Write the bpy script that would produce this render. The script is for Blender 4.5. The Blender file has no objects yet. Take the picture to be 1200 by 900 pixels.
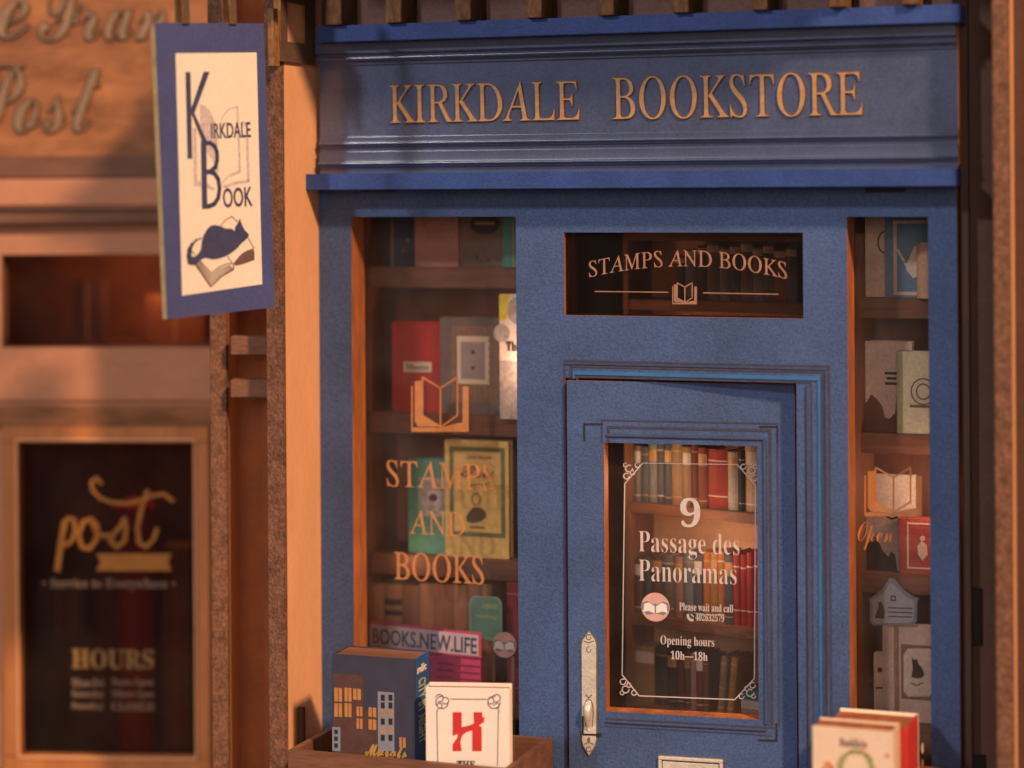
import bpy, bmesh, math, random
from mathutils import Vector, Matrix
random.seed(7)
S = 1e-4                       # one modelling unit is a tenth of a millimetre: this is a miniature shopfront
R = math.radians
scene = bpy.context.scene
COL = scene.collection

# ------------------------------------------------------------------ camera
TH = R(20.0); FPX = 2548.0; HOR = 218.0; ROLL = 0.0068
cr = Vector((math.cos(TH), math.sin(TH), 0)); cf = Vector((-math.sin(TH), math.cos(TH), 0)); cu = Vector((0, 0, 1))
RR = (cr - cu * ROLL).normalized(); UU = (cu + cr * ROLL).normalized()
CAM = -(cf * FPX + cr * 150.0) + Vector((0, 0, 842.0))
cd = bpy.data.cameras.new('camera'); cam = bpy.data.objects.new('camera', cd); COL.objects.link(cam)
cam.location = CAM * S
cam.rotation_euler = Matrix((RR, UU, -cf)).transposed().to_euler()
cd.sensor_width = 36.0; cd.lens = FPX / 1200 * 36; cd.shift_y = -(450 - HOR) / 1200
cd.clip_start = 0.02; cd.clip_end = 20
cd.dof.use_dof = True; cd.dof.focus_distance = 2560 * S; cd.dof.aperture_fstop = 12.5
scene.camera = cam

# ------------------------------------------------------------------ world, lamps, exposure
w = bpy.data.worlds.new('World'); scene.world = w; w.use_nodes = True
w.node_tree.nodes['Background'].inputs[0].default_value = (0.50, 0.37, 0.35, 1)
w.node_tree.nodes['Background'].inputs[1].default_value = 0.17
def area(name, pos, target, size, power, color, shape='DISK'):
    l = bpy.data.lights.new(name, 'AREA'); l.shape = shape; l.size = size; l.energy = power; l.color = color
    o = bpy.data.objects.new(name, l); COL.objects.link(o); o.location = pos
    o.rotation_euler = (Vector(target) - Vector(pos)).to_track_quat('-Z', 'Y').to_euler(); return o
CT = Vector((-0.01, 0, 0.085))
KD = Vector((math.sin(R(53)) * math.cos(R(38)), -math.cos(R(53)) * math.cos(R(38)), math.sin(R(38))))
area('key_lamp', CT + KD * 1.0, CT, 0.075, 14.0, (1.0, 0.61, 0.35))
area('fill_lamp', CT + Vector((-0.40, -0.72, 0.48)), CT, 0.08, 3.7, (0.95, 0.88, 0.90))
area('front_lamp', CT + Vector((0.22, -0.85, 0.16)), CT, 0.35, 1.6, (1.0, 0.80, 0.68))
def point(name, loc, power, color, rad=0.002):
    l = bpy.data.lights.new(name, 'POINT'); l.energy = power; l.color = color; l.shadow_soft_size = rad
    o = bpy.data.objects.new(name, l); COL.objects.link(o); o.location = Vector(loc) * S; return o
vs = scene.view_settings; vs.view_transform = 'Standard'; vs.look = 'None'; vs.exposure = 0.0; vs.gamma = 1.0
vs.use_curve_mapping = False

# ------------------------------------------------------------------ frames: local (a right, b into the wall, c up)
class Fr:
    def __init__(s, o=(0, 0, 0), yaw=0.0, tilt=0.0, lean=0.0):
        s.o = Vector(o); y = R(yaw); t = R(tilt); z = Vector((0, 0, 1))
        a = Vector((math.cos(y), math.sin(y), 0)); s.b = Vector((-math.sin(y), math.cos(y), 0))
        s.a = a * math.cos(t) + z * math.sin(t); s.c = z * math.cos(t) - a * math.sin(t)
        if lean:
            l = R(lean); b = s.b.copy()
            s.c, s.b = s.c * math.cos(l) + b * math.sin(l), b * math.cos(l) - s.c * math.sin(l)
    def W(s, a, b, c): return s.o + s.a * a + s.b * b + s.c * c
    def at(s, x, y, b=0.0):
        d = cf * FPX + RR * (x - 600) + UU * (HOR - y)
        p = CAM - s.o; t = (b - p.dot(s.b)) / d.dot(s.b); q = p + d * t
        return q.dot(s.a), q.dot(s.c)
    def box(s, x0, y0, x1, y1, b=0.0):
        xm, ym = (x0 + x1) / 2, (y0 + y1) / 2
        return s.at(x0, ym, b)[0], s.at(x1, ym, b)[0], s.at(xm, y1, b)[1], s.at(xm, y0, b)[1]
    def pts(s, P, b=0.0): return [s.at(x, y, b) for x, y in P]
FAC = Fr(); SIDE = Fr(yaw=90)

# ------------------------------------------------------------------ materials
MT = {}
def mat(name, rgb, rough=0.6, scale=30, amt=0.15, bump=0.15, fine=None, famt=0.0, stretch=(1, 1, 1), spec=0.4, metal=0.0, coat=0.0, tint=None):
    if name in MT: return MT[name]
    m = bpy.data.materials.new(name); m.use_nodes = True; nt = m.node_tree; N = nt.nodes; L = nt.links
    p = N['Principled BSDF']; p.inputs['Roughness'].default_value = rough; p.inputs['Metallic'].default_value = metal
    p.inputs['Specular IOR Level'].default_value = spec; p.inputs['Coat Weight'].default_value = coat
    p.inputs['Coat Roughness'].default_value = 0.16
    tc = N.new('ShaderNodeTexCoord'); mp = N.new('ShaderNodeMapping'); L.new(tc.outputs['Object'], mp.inputs['Vector'])
    mp.inputs['Scale'].default_value = tuple(q / S for q in stretch)
    n = N.new('ShaderNodeTexNoise'); n.inputs['Scale'].default_value = 1.0 / scale; n.inputs['Detail'].default_value = 6; n.inputs['Roughness'].default_value = .62
    L.new(mp.outputs[0], n.inputs['Vector'])
    cr_ = N.new('ShaderNodeValToRGB'); e = cr_.color_ramp.elements
    e[0].position = .3; e[1].position = .7
    t2 = tint or rgb
    e[0].color = tuple(max(0, q * (1 - amt)) for q in rgb) + (1,); e[1].color = tuple(min(1, q * (1 + amt)) for q in t2) + (1,)
    L.new(n.outputs['Fac'], cr_.inputs['Fac']); out = cr_.outputs['Color']; h = n.outputs['Fac']
    if fine:
        n2 = N.new('ShaderNodeTexNoise'); n2.inputs['Scale'].default_value = 1.0 / fine; n2.inputs['Detail'].default_value = 3
        L.new(mp.outputs[0], n2.inputs['Vector'])
        r2 = N.new('ShaderNodeMapRange'); r2.inputs[1].default_value = .3; r2.inputs[2].default_value = .7
        r2.inputs[3].default_value = 1 - famt; r2.inputs[4].default_value = 1 + famt; L.new(n2.outputs['Fac'], r2.inputs[0])
        mx = N.new('ShaderNodeMix'); mx.data_type = 'RGBA'; mx.blend_type = 'MULTIPLY'; mx.inputs[0].default_value = 1
        L.new(out, mx.inputs[6]); L.new(r2.outputs[0], mx.inputs[7]); out = mx.outputs[2]; h = n2.outputs['Fac']
    L.new(out, p.inputs['Base Color'])
    if bump:
        b = N.new('ShaderNodeBump'); b.inputs['Strength'].default_value = bump; b.inputs['Distance'].default_value = 1.5 * S
        L.new(h, b.inputs['Height']); L.new(b.outputs[0], p.inputs['Normal'])
    MT[name] = m; return m
def glassm(name, tint, refl, haze=.024):
    m = bpy.data.materials.new(name); m.use_nodes = True; nt = m.node_tree; N = nt.nodes; L = nt.links
    N.remove(N['Principled BSDF']); t = N.new('ShaderNodeBsdfTransparent'); t.inputs[0].default_value = tint + (1,)
    g = N.new('ShaderNodeBsdfGlossy'); g.inputs['Roughness'].default_value = .06
    f = N.new('ShaderNodeFresnel'); f.inputs[0].default_value = refl
    x = N.new('ShaderNodeMixShader'); L.new(f.outputs[0], x.inputs[0]); L.new(t.outputs[0], x.inputs[1]); L.new(g.outputs[0], x.inputs[2])
    dn = N.new('ShaderNodeTexNoise'); dn.inputs['Scale'].default_value = 1 / (S * 70); dn.inputs['Detail'].default_value = 4
    tc = N.new('ShaderNodeTexCoord'); L.new(tc.outputs['Object'], dn.inputs['Vector'])
    mr = N.new('ShaderNodeMapRange'); mr.inputs[1].default_value = .35; mr.inputs[2].default_value = .75; mr.inputs[3].default_value = haze * .5; mr.inputs[4].default_value = haze * 1.6
    L.new(dn.outputs['Fac'], mr.inputs[0]); df = N.new('ShaderNodeBsdfDiffuse'); df.inputs[0].default_value = (.62, .55, .52, 1)
    y = N.new('ShaderNodeMixShader'); L.new(mr.outputs[0], y.inputs[0]); L.new(x.outputs[0], y.inputs[1]); L.new(df.outputs[0], y.inputs[2])
    L.new(y.outputs[0], N['Material Output'].inputs[0]); MT[name] = m; return m
BLUE = mat('blue_paper', (.051, .094, .222), .6, 150, .22, .4, fine=2.4, famt=.24, spec=.35)
BLUEG = mat('blue_gloss', (.054, .076, .155), .34, 90, .22, .06, fine=2.6, famt=.18, spec=.5, coat=1.0)
LEDGE = mat('ledge_blue', (.020, .055, .225), .6, 50, .22, .3, fine=3, famt=.15)
BRIGHT = mat('bright_blue_line', (.036, .145, .34), .5, 40, .2, .1)
GROOVE = mat('engraved_brown', (.052, .048, .075), .7, 15, .3, .3)
CUT = mat('laser_cut_edge', (.33, .105, .03), .7, 26, .4, .5, fine=5, famt=.25, stretch=(1, 1, .15))
PALE = mat('pale_wood', (.76, .39, .20), .6, 90, .10, .12, fine=4, famt=.05, stretch=(1, 1, .3))
WOOD = mat('brown_wood', (.18, .078, .043), .62, 30, .3, .3, fine=3.5, famt=.18, stretch=(.12, 1, 1))
WOODV = mat('brown_wood_vertical', (.19, .082, .045), .62, 30, .3, .3, fine=3.5, famt=.18, stretch=(1, 1, .12))
DARKW = mat('dark_wood', (.060, .030, .022), .7, 30, .3, .3, stretch=(1, 1, .2))
SIDEW = mat('side_wall_brown', (.085, .038, .026), .65, 60, .15, .2, fine=4, famt=.1)
FIB = mat('fibreboard_edge', (.165, .075, .042), .85, 9, .45, 1.0, fine=3, famt=.35, stretch=(1, 1, .7))
OCHRE = mat('ochre_cut_edge', (.25, .12, .045), .75, 12, .35, .5, fine=3, famt=.25, stretch=(1, 1, .3))
GOLD = mat('gold_ink', (.42, .235, .10), .45, 8, .22, .2, spec=.6)
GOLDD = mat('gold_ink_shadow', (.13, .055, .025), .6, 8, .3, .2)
ORINK = mat('orange_ink', (.60, .26, .10), .5, 10, .15, .05)
WINK = mat('white_ink', (.66, .60, .58), .5, 10, .08, .05)
PINK_INK = mat('copper_ink', (.42, .22, .15), .5, 10, .2, .05)
CREAM = mat('cream_card', (.86, .74, .58), .65, 60, .05, .15, fine=3, famt=.05)
SIGNB = mat('sign_blue', (.060, .076, .22), .6, 70, .12, .3, fine=2.5, famt=.15)
NAVY = mat('navy_ink', (.050, .055, .135), .6, 10, .15, .1)
LAV = mat('lavender_ink', (.55, .47, .50), .6, 4, .25, .1)
SEPIA = mat('sepia_ink', (.16, .09, .085), .6, 4, .3, .1)
PAGES = mat('page_edges', (.52, .38, .26), .8, 20, .15, .5, fine=1.5, famt=.25, stretch=(1, 1, .2))
BLACK = mat('black_ink', (.022, .018, .018), .6, 8, .2, .1)
SILVER = mat('aged_silver', (.72, .68, .60), .38, 14, .15, .3, fine=3, famt=.1, spec=.6, metal=.35)
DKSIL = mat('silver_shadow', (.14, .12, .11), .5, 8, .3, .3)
RED = mat('red_cloth', (.52, .035, .03), .6, 30, .15, .3, fine=3, famt=.12)
REDI = mat('red_ink', (.55, .03, .03), .55, 20, .1, .1)
POSTW = mat('post_orange_wood', (.20, .070, .022), .55, 40, .30, .2, fine=6, famt=.12, stretch=(.10, 1, 1), tint=(.30, .12, .042))
POSTM = mat('post_moulding', (.45, .20, .105), .55, 60, .12, .15, fine=4, famt=.06, stretch=(.2, 1, 1))
POSTD = mat('post_dark_moulding', (.16, .070, .040), .6, 30, .2, .2, stretch=(.2, 1, 1))
POSTV = mat('post_stile_wood', (.46, .175, .055), .55, 60, .25, .2, fine=4, famt=.08, stretch=(1, 1, .12))
LETT = mat('engraved_letter', (.24, .155, .09), .5, 20, .15, .2)
LETD = mat('engraved_letter_rim', (.085, .045, .025), .6, 20, .15, .2)
OINK = mat('amber_ink', (.44, .18, .035), .5, 20, .15, .05)
FLOOR = mat('floor_board', (.16, .085, .05), .6, 60, .2, .3, fine=5, famt=.1, stretch=(.15, 1, 1))
GLASS = glassm('clear_acrylic', (.93, .90, .88), 1.32)
GLASSD = glassm('smoky_acrylic', (.70, .60, .54), 1.38, .008)

for m_, a_ in ((ORINK, .74), (WINK, .80), (PINK_INK, .75), (OINK, .8)): m_.node_tree.nodes['Principled BSDF'].inputs['Alpha'].default_value = a_

# ------------------------------------------------------------------ mesh building
class MB:
    def __init__(s, fr=FAC): s.fr = fr; s.v = []; s.f = []; s.m = []
    def face(s, pts, mi=0):
        n = len(s.v); s.v += [s.fr.W(*p) for p in pts]; s.f.append(tuple(range(n, n + len(pts)))); s.m.append(mi); return s
    def box(s, a0, a1, b0, b1, c0, c1, mi=0, side=None, fr=None):
        fr = fr or s.fr; n = len(s.v)
        s.v += [fr.W(a, b, c) for a, b, c in ((a0, b0, c0), (a1, b0, c0), (a1, b1, c0), (a0, b1, c0), (a0, b0, c1), (a1, b0, c1), (a1, b1, c1), (a0, b1, c1))]
        sd = mi if side is None else side
        for q, k in (((0, 1, 5, 4), mi), ((1, 2, 6, 5), sd), ((2, 3, 7, 6), mi), ((3, 0, 4, 7), sd), ((4, 5, 6, 7), sd), ((3, 2, 1, 0), sd)):
            s.f.append(tuple(n + i for i in q)); s.m.append(k)
        return s
    def prism(s, P, b0, b1, mi=0, side=None):
        if sum(P[i][0] * P[(i + 1) % len(P)][1] - P[(i + 1) % len(P)][0] * P[i][1] for i in range(len(P))) < 0: P = P[::-1]
        n = len(s.v); k = len(P); sd = mi if side is None else side
        s.v += [s.fr.W(a, b0, c) for a, c in P] + [s.fr.W(a, b1, c) for a, c in P]
        s.f.append(tuple(range(n, n + k))); s.m.append(mi)
        s.f.append(tuple(range(n + 2 * k - 1, n + k - 1, -1))); s.m.append(mi)
        for i in range(k):
            j = (i + 1) % k; s.f.append((n + i, n + k + i, n + k + j, n + j)); s.m.append(sd)
        return s
    def stroke(s, P, wd, b0, b1, mi=0):
        for (x0, y0), (x1, y1) in zip(P, P[1:]):
            dx, dy = x1 - x0, y1 - y0; l = math.hypot(dx, dy) or 1; dx, dy = dx / l * wd / 2, dy / l * wd / 2
            e = .45
            s.prism([(x0 - dy - dx * e, y0 + dx - dy * e), (x0 + dy - dx * e, y0 - dx - dy * e), (x1 + dy + dx * e, y1 - dx + dy * e), (x1 - dy + dx * e, y1 + dx + dy * e)], b0, b1, mi)
        return s
    def disc(s, a, c, r, b0, b1, n=24, mi=0, ry=None):
        ry = ry or r
        return s.prism([(a + r * math.cos(2 * math.pi * i / n), c + ry * math.sin(2 * math.pi * i / n)) for i in range(n)], b0, b1, mi)
    def ring(s, a0, a1, c0, c1, wd, b0, b1, mi=0):      # rectangular frame of four bars, butted
        s.box(a0, a1, b0, b1, c1 - wd, c1, mi); s.box(a0, a1, b0, b1, c0, c0 + wd, mi)
        s.box(a0, a0 + wd, b0, b1, c0 + wd, c1 - wd, mi); s.box(a1 - wd, a1, b0, b1, c0 + wd, c1 - wd, mi); return s
    def profile(s, a0, a1, pts, mi=0):                  # pts (b, c) closed outline swept along a
        if sum(pts[i][0] * pts[(i + 1) % len(pts)][1] - pts[(i + 1) % len(pts)][0] * pts[i][1] for i in range(len(pts))) < 0: pts = pts[::-1]
        n = len(s.v); k = len(pts)
        s.v += [s.fr.W(a0, b, c) for b, c in pts] + [s.fr.W(a1, b, c) for b, c in pts]
        s.f.append(tuple(range(n + k - 1, n - 1, -1))); s.m.append(mi); s.f.append(tuple(range(n + k, n + 2 * k))); s.m.append(mi)
        for i in range(k):
            j = (i + 1) % k; s.f.append((n + i, n + j, n + k + j, n + k + i)); s.m.append(mi)
        return s
    def text(s, t, a0, a1, c0, c1, b0, b1, style='roman', off=0.0, warp=0.0, mi=0, vertical=False):
        V, F = glyphs(t, style, off); n = len(s.v)
        xs = [p[0] for p in V]; ys = [p[1] for p in V]; X0, X1, Y0, Y1 = min(xs), max(xs), min(ys), max(ys)
        zm = max(p[2] for p in V)
        for x, y, z in V:
            u = (x - X0) / (X1 - X0); v = (y - Y0) / (Y1 - Y0)
            if vertical: u, v = v, 1 - u                # reads top to bottom
            a = a0 + (a1 - a0) * u; c = c0 + (c1 - c0) * v - warp * (2 * u - 1) ** 2
            s.v.append(s.fr.W(a, b0 if z > 0 else b1, c))
        for f in F: s.f.append(tuple(n + i for i in f)); s.m.append(mi)
        return s
    def build(s, name, mats, parent=None, bevel=0, smooth=False, origin=None):
        if not isinstance(mats, (list, tuple)): mats = [mats]
        if parent is not None: org = ORG[parent.name]
        else:
            org = origin
            if org is None:
                xs = [p.x for p in s.v]; ys = [p.y for p in s.v]; zs = [p.z for p in s.v]
                org = Vector(((min(xs) + max(xs)) / 2, (min(ys) + max(ys)) / 2, min(zs)))
        me = bpy.data.meshes.new(name); me.from_pydata([tuple((p - org) * S) for p in s.v], [], s.f)
        for m in mats: me.materials.append(m)
        for p, k in zip(me.polygons, s.m): p.material_index = k
        if bevel:
            bm = bmesh.new(); bm.from_mesh(me); bmesh.ops.bevel(bm, geom=bm.edges[:], offset=bevel * S, segments=2, affect='EDGES', clamp_overlap=True)
            bm.to_mesh(me); bm.free()
        me.validate()
        o = bpy.data.objects.new(name, me); COL.objects.link(o)
        if smooth: me.polygons.foreach_set('use_smooth', [True] * len(me.polygons))
        if parent is not None: o.parent = parent
        else: o.location = org * S
        ORG[o.name] = org
        return o
ORG = {}
GC = {}
def glyphs(t, style, off):
    key = (t, style, off)
    if key in GC: return GC[key]
    base = {'bold': (0x1D400, 0x1D41A, 0x1D7CE), 'script': (0x1D4D0, 0x1D4EA, 0), 'roman': (0x1D434, 0x1D44E, 0), 'italic': (0x1D434, 0x1D44E, 0)}.get(style)
    o = ''
    for ch in t:
        if base and 'A' <= ch <= 'Z': o += chr(base[0] + ord(ch) - 65)
        elif base and ch == 'h' and style in ('roman', 'italic'): o += chr(0x210E)
        elif base and 'a' <= ch <= 'z': o += chr(base[1] + ord(ch) - 97)
        elif base and ch.isdigit() and base[2]: o += chr(base[2] + ord(ch) - 48)
        else: o += ch
    c = bpy.data.curves.new('lettering', 'FONT'); c.body = o; c.offset = off; c.extrude = .05; c.resolution_u = 3
    ob = bpy.data.objects.new('lettering', c); COL.objects.link(ob); bpy.context.view_layer.update()
    me = ob.to_mesh(); sh = math.tan(R(15.5)) if style == 'roman' else 0
    V = [(v.co.x - sh * v.co.y, v.co.y, v.co.z) for v in me.vertices]; F = [tuple(p.vertices) for p in me.polygons]
    ob.to_mesh_clear(); bpy.data.objects.remove(ob); bpy.data.curves.remove(c)
    GC[key] = (V, F); return GC[key]

def tag(o, label=None, cat=None, group=None, kind=None):
    if label: o['label'] = label
    if cat: o['category'] = cat
    if group: o['group'] = group
    if kind: o['kind'] = kind
    return o
def thing(name, label, cat, origin, group=None):
    o = bpy.data.objects.new(name, None); COL.objects.link(o); o.location = Vector(origin) * S; o.empty_display_size = .002
    ORG[o.name] = Vector(origin); return tag(o, label, cat, group)
def P(name, mats, parent, fn, fr=FAC, bevel=0, smooth=False):
    m = MB(fr); fn(m); return m.build(name, mats, parent, bevel, smooth)
def panel(m, a0, a1, c0, c1, b0, b1, holes, mi=0, cut=1):
    """board with rectangular holes (a0,a1,c0,c1); cut faces take the second material"""
    A = sorted({a0, a1} | {h[0] for h in holes} | {h[1] for h in holes}); C = sorted({c0, c1} | {h[2] for h in holes} | {h[3] for h in holes})
    inh = lambda a, c: any(h[0] < a < h[1] and h[2] < c < h[3] for h in holes)
    solid = {}
    for i in range(len(A) - 1):
        for j in range(len(C) - 1): solid[i, j] = not inh((A[i] + A[i + 1]) / 2, (C[j] + C[j + 1]) / 2)
    for (i, j), sld in solid.items():
        if not sld: continue
        x0, x1, z0, z1 = A[i], A[i + 1], C[j], C[j + 1]
        m.face([(x0, b0, z0), (x1, b0, z0), (x1, b0, z1), (x0, b0, z1)], mi); m.face([(x0, b1, z0), (x0, b1, z1), (x1, b1, z1), (x1, b1, z0)], mi)
        if not solid.get((i - 1, j)): m.face([(x0, b0, z0), (x0, b0, z1), (x0, b1, z1), (x0, b1, z0)], cut)
        if not solid.get((i + 1, j)): m.face([(x1, b0, z0), (x1, b1, z0), (x1, b1, z1), (x1, b0, z1)], cut)
        if not solid.get((i, j - 1)): m.face([(x0, b0, z0), (x0, b1, z0), (x1, b1, z0), (x1, b0, z0)], cut)
        if not solid.get((i, j + 1)): m.face([(x0, b0, z1), (x1, b0, z1), (x1, b1, z1), (x0, b1, z1)], cut)

def col(name, rgb, **k): return mat(name, rgb, k.pop('rough', .6), k.pop('scale', 30), k.pop('amt', .14), k.pop('bump', .3), fine=3, famt=k.pop('famt', .12), **k)

# ------------------------------------------------------------------ books
def book_front(rect, b, t, cover, label, deco=None, fr=FAC, pages=PAGES, group=None, lean=0, c0=None, bev=.8, name='book'):
    """book standing with its front cover to the viewer; rect in picture pixels at depth b"""
    a0, a1, z0, z1 = fr.box(*rect, b)
    if c0 is not None: z0 = c0
    o = fr.W((a0 + a1) / 2, b + t / 2, z0)
    r = thing(name, label, 'book', o, group)
    cov = P('cover', cover, r, lambda m: m.box(a0, a1, b, b + 2, z0, z1).box(a0, a1, b + t - 2, b + t, z0, z1).box(a0, a0 + 2, b + 2, b + t - 2, z0, z1), fr)
    P('page_block', pages, r, lambda m: m.box(a0 + 2, a1 - 2, b + 2, b + t - 2, z0 + 2, z1 - 3), fr)
    if deco: deco(r, fr, b, (a0, a1, z0, z1))
    return r
SP = {}
def spine_book(fr, x0, x1, yt, z0, b, depth, cover, label, band=None, group=None, lean=0.0, name='book', frame_units=False, z1=None):
    """book shelved spine out"""
    if frame_units: a0, a1 = x0, x1
    else:
        a0, a1 = fr.at(x0, yt + 20, b)[0], fr.at(x1, yt + 20, b)[0]; z1 = fr.at((x0 + x1) / 2, yt, b)[1]
    a1 -= .6
    f2 = Fr(fr.W((a0 + a1) / 2, b, z0), math.degrees(math.atan2(fr.a.y, fr.a.x)), tilt=lean)
    h = z1 - z0; w = (a1 - a0) / 2
    r = thing(name, label, 'book', f2.o, group)
    def cv(m):
        m.box(-w, -w + 1.6, 2.5, depth, 0, h); m.box(w - 1.6, w, 2.5, depth, 0, h)
        for i in range(4):     # rounded back
            t0, t1 = -1 + i * .5, -1 + (i + 1) * .5
            d0, d1 = 2.5 * t0 * t0, 2.5 * t1 * t1
            m.face([(w * t0, d0, 0), (w * t1, d1, 0), (w * t1, d1, h), (w * t0, d0, h)])
        m.face([(-w, 2.5, h), (-w * .5, .6, h), (0, 0, h), (w * .5, .6, h), (w, 2.5, h), (w, 4.5, h), (-w, 4.5, h)])
    P('cover', cover, r, cv, f2)
    P('page_block', PAGES, r, lambda m: m.box(-w + 1.6, w - 1.6, 4.5, depth - 1, 1, h - 3), f2)
    if band:
        def bd(m):
            for (f0, f1) in band[1]:
                for i in range(4):
                    t0, t1 = -1 + i * .5, -1 + (i + 1) * .5
                    d0, d1 = 2.5 * t0 * t0 - .35, 2.5 * t1 * t1 - .35
                    m.face([(w * t0, d0, h * f0), (w * t1, d1, h * f0), (w * t1, d1, h * f1), (w * t0, d0, h * f1)])
        P('spine_band', band[0], r, bd, f2)
    return r

# ================================================================== SETTING
X = lambda x, b=0, y=450: FAC.at(x, y, b)[0]
Z = lambda y, b=0, x=750: FAC.at(x, y, b)[1]
ZT = Z(-120)
m = MB(); m.box(-2200, 1500, -900, 1500, -30, 0); tag(m.build('ground', FLOOR, origin=Vector((0, 0, 0))), kind='structure')

# ================================================================== BOOKSHOP FRONT
FX0, FX1 = X(375), X(1122.5)
shop = thing('bookshop', 'blue paper-covered miniature bookshop front with gold lettered header', 'shop', (X(750), 20, 0))
lw = FAC.box(413, 254, 606, 1000); lw = (X(413, 0, 500), X(606, 0, 500), Z(975), Z(254, 0, 510))
rw = (X(994, 0, 500), X(1089, 0, 500), Z(955, 0, 1040), Z(254, 0, 1040))
tw = (X(662), X(942), Z(371.5, 0, 800), Z(272.5, 0, 800))
dw = (X(662.5, 0, 500), X(933.5, 0, 500), 0, Z(446, 0, 800))
P('wall_panel', [BLUE, CUT], shop, lambda m: panel(m, FX0, FX1, 0, Z(190), 0, 12, [lw, rw, tw, dw]))
P('backing_panel', [WOOD, CUT], shop, lambda m: panel(m, FX0 + 3, FX1 - 3, 0, Z(190), 12.3, 40, [lw, rw, tw, dw]))
# header with real mouldings
hx0, hx1 = X(375.5, -14), X(1124, -14)
zz = lambda y: Z(y, -16)
def prof(m):
    p = [(12, zz(40)), (-22, zz(40)), (-22, zz(52)), (-20, zz(53.5))]
    def bead(y0, y1, out, base):
        for i in range(11):
            t = i / 10; p.append((base - out * math.sin(math.pi * t), zz(y0 + (y1 - y0) * (1 - math.cos(math.pi * t)) / 2)))
    p.append((-16, zz(54))); bead(56.5, 61.5, 4.2, -16)
    p.extend([(-16, zz(62.3)), (-12.5, zz(63.2)), (-12.5, zz(66.5)), (-10, zz(67)), (-10, zz(155)), (-12, zz(155.6)), (-12, zz(159.5))])
    bead(161, 166, 3.2, -12)
    p.extend([(-12, zz(167.5)), (-9.5, zz(168)), (-9.5, zz(173)), (-13.5, zz(174)), (-13.5, zz(184))])
    bead(186, 190.5, 3.2, -14)
    p.extend([(-14, zz(192)), (-11, zz(193)), (-11, zz(204)), (12, zz(204))])
    m.profile(hx0, hx1, p)
hd = P('header_board', [BLUEG], shop, prof, smooth=False)
for p_ in hd.data.polygons: p_.use_smooth = len(p_.vertices) == 4 and abs(p_.normal.x) < .1
try: hd.data.set_sharp_from_angle(angle=R(38))
except Exception: pass
P('header_end_strip', CUT, shop, lambda m: m.box(hx1, hx1 + 1.6, -10, 9, zz(196), zz(32)))
P('upper_ledge', LEDGE, shop, lambda m: m.box(X(371, -38, 40), X(1124.5, -38, 20), -38, 10, Z(38, -38), Z(17.5, -38)), bevel=.8)
P('lower_ledge', LEDGE, shop, lambda m: m.box(X(358, -36, 210), X(1121, -36, 207), -36, -.4, Z(220.5, -36), Z(200.5, -36)), bevel=.8)
def hl(m, dz, b0, b1, grow):
    for t, x0, x1, y0, y1 in (('KIRKDALE', 457.5, 679.5, 97, 142), ('BOOKSTORE', 718.5, 1011, 87, 138)):
        a0, a1, c0, c1 = FAC.box(x0, y0, x1, y1, -10)
        m.text(t, a0 - grow, a1 + grow, c0 - grow, c1 + grow, b0, b1, 'roman', -.004 + dz)
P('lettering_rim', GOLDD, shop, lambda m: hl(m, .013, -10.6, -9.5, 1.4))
P('lettering', GOLD, shop, lambda m: hl(m, 0, -12.6, -10.3, 0), bevel=0)
# panes
def pane(name, h, b, g=GLASS): return P(name, g, shop, lambda m: m.box(h[0] - (4 if b > 40 else -.2), h[1] + (4 if b > 40 else -.2), b, b + 5, h[2] - (4 if b > 40 else -.2), h[3] + (4 if b > 40 else -.2)))
lp = pane('window_pane', lw, 41); rp = pane('window_pane', rw, 41); tp = pane('transom_pane', tw, 5.5, GLASSD)

def icon(m, fr, x0, y0, x1, y1, b0, b1, w=2.0):
    """open-book emblem in a bracket, unit drawing 68 x 66"""
    f = lambda x, y: fr.at(x0 + (x1 - x0) * x / 68, y0 + (y1 - y0) * y / 66, b0)
    q = lambda L: [f(*p) for p in L]
    m.prism(q([(4, 6), (12, 5), (13, 46), (34, 59), (8, 59), (4, 53)]), b0, b1)
    m.prism(q([(60, 12), (67, 12), (67, 65), (0, 65), (0, 60), (34, 60), (54, 55), (60, 54)]), b0, b1)
    m.stroke(q([(0.8, 12), (0.8, 64)]), w, b0 + .05, b1)
    m.stroke(q([(13, 1), (34, 14), (54, 1), (54, 46), (35, 59)]), w, b0 + .08, b1)
    m.stroke(q([(34, 14), (34, 59)]), w, b0 + .11, b1); m.stroke(q([(13, 1), (13, 46), (34, 59)]), w, b0 + .14, b1)
GB = 40.4
def t_at(m, t, x0, y0, x1, y1, b0, b1, fr=FAC, **k):
    a0, a1, c0, c1 = fr.box(x0, y0, x1, y1, b0); m.text(t, a0, a1, c0, c1, b0, b1, **k)
def lt(m):
    t_at(m, 'STAMPS', 453, 541.5, 581, 573, GB, 41); t_at(m, 'AND', 479.5, 599, 545, 627.5, GB, 41)
    t_at(m, 'BOOKS', 462, 649, 567, 682.5, GB, 41, off=.004)
P('lettering', ORINK, lp, lt)
P('book_emblem', ORINK, lp, lambda m: icon(m, FAC, 482, 441, 550, 507, GB, 41))
P('book_emblem', ORINK, rp, lambda m: icon(m, FAC, 1013, 547, 1081, 606, GB, 41))
P('lettering', ORINK, rp, lambda m: t_at(m, 'Open', 1005, 612, 1046, 645, GB, 41, style='script', off=-.006))
TB = 5.0
def tt(m):
    a0, a1, c0, c1 = FAC.box(690, 293, 922, 312.5, TB); m.text('STAMPS AND BOOKS', a0, a1, c0, c1, TB, 5.4, 'roman', .0, warp=14)
P('lettering', PINK_INK, tp, tt)
P('book_emblem', PINK_INK, tp, lambda m: icon(m, FAC, 788, 331, 817, 357, TB, 5.4, 1.3))
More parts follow.
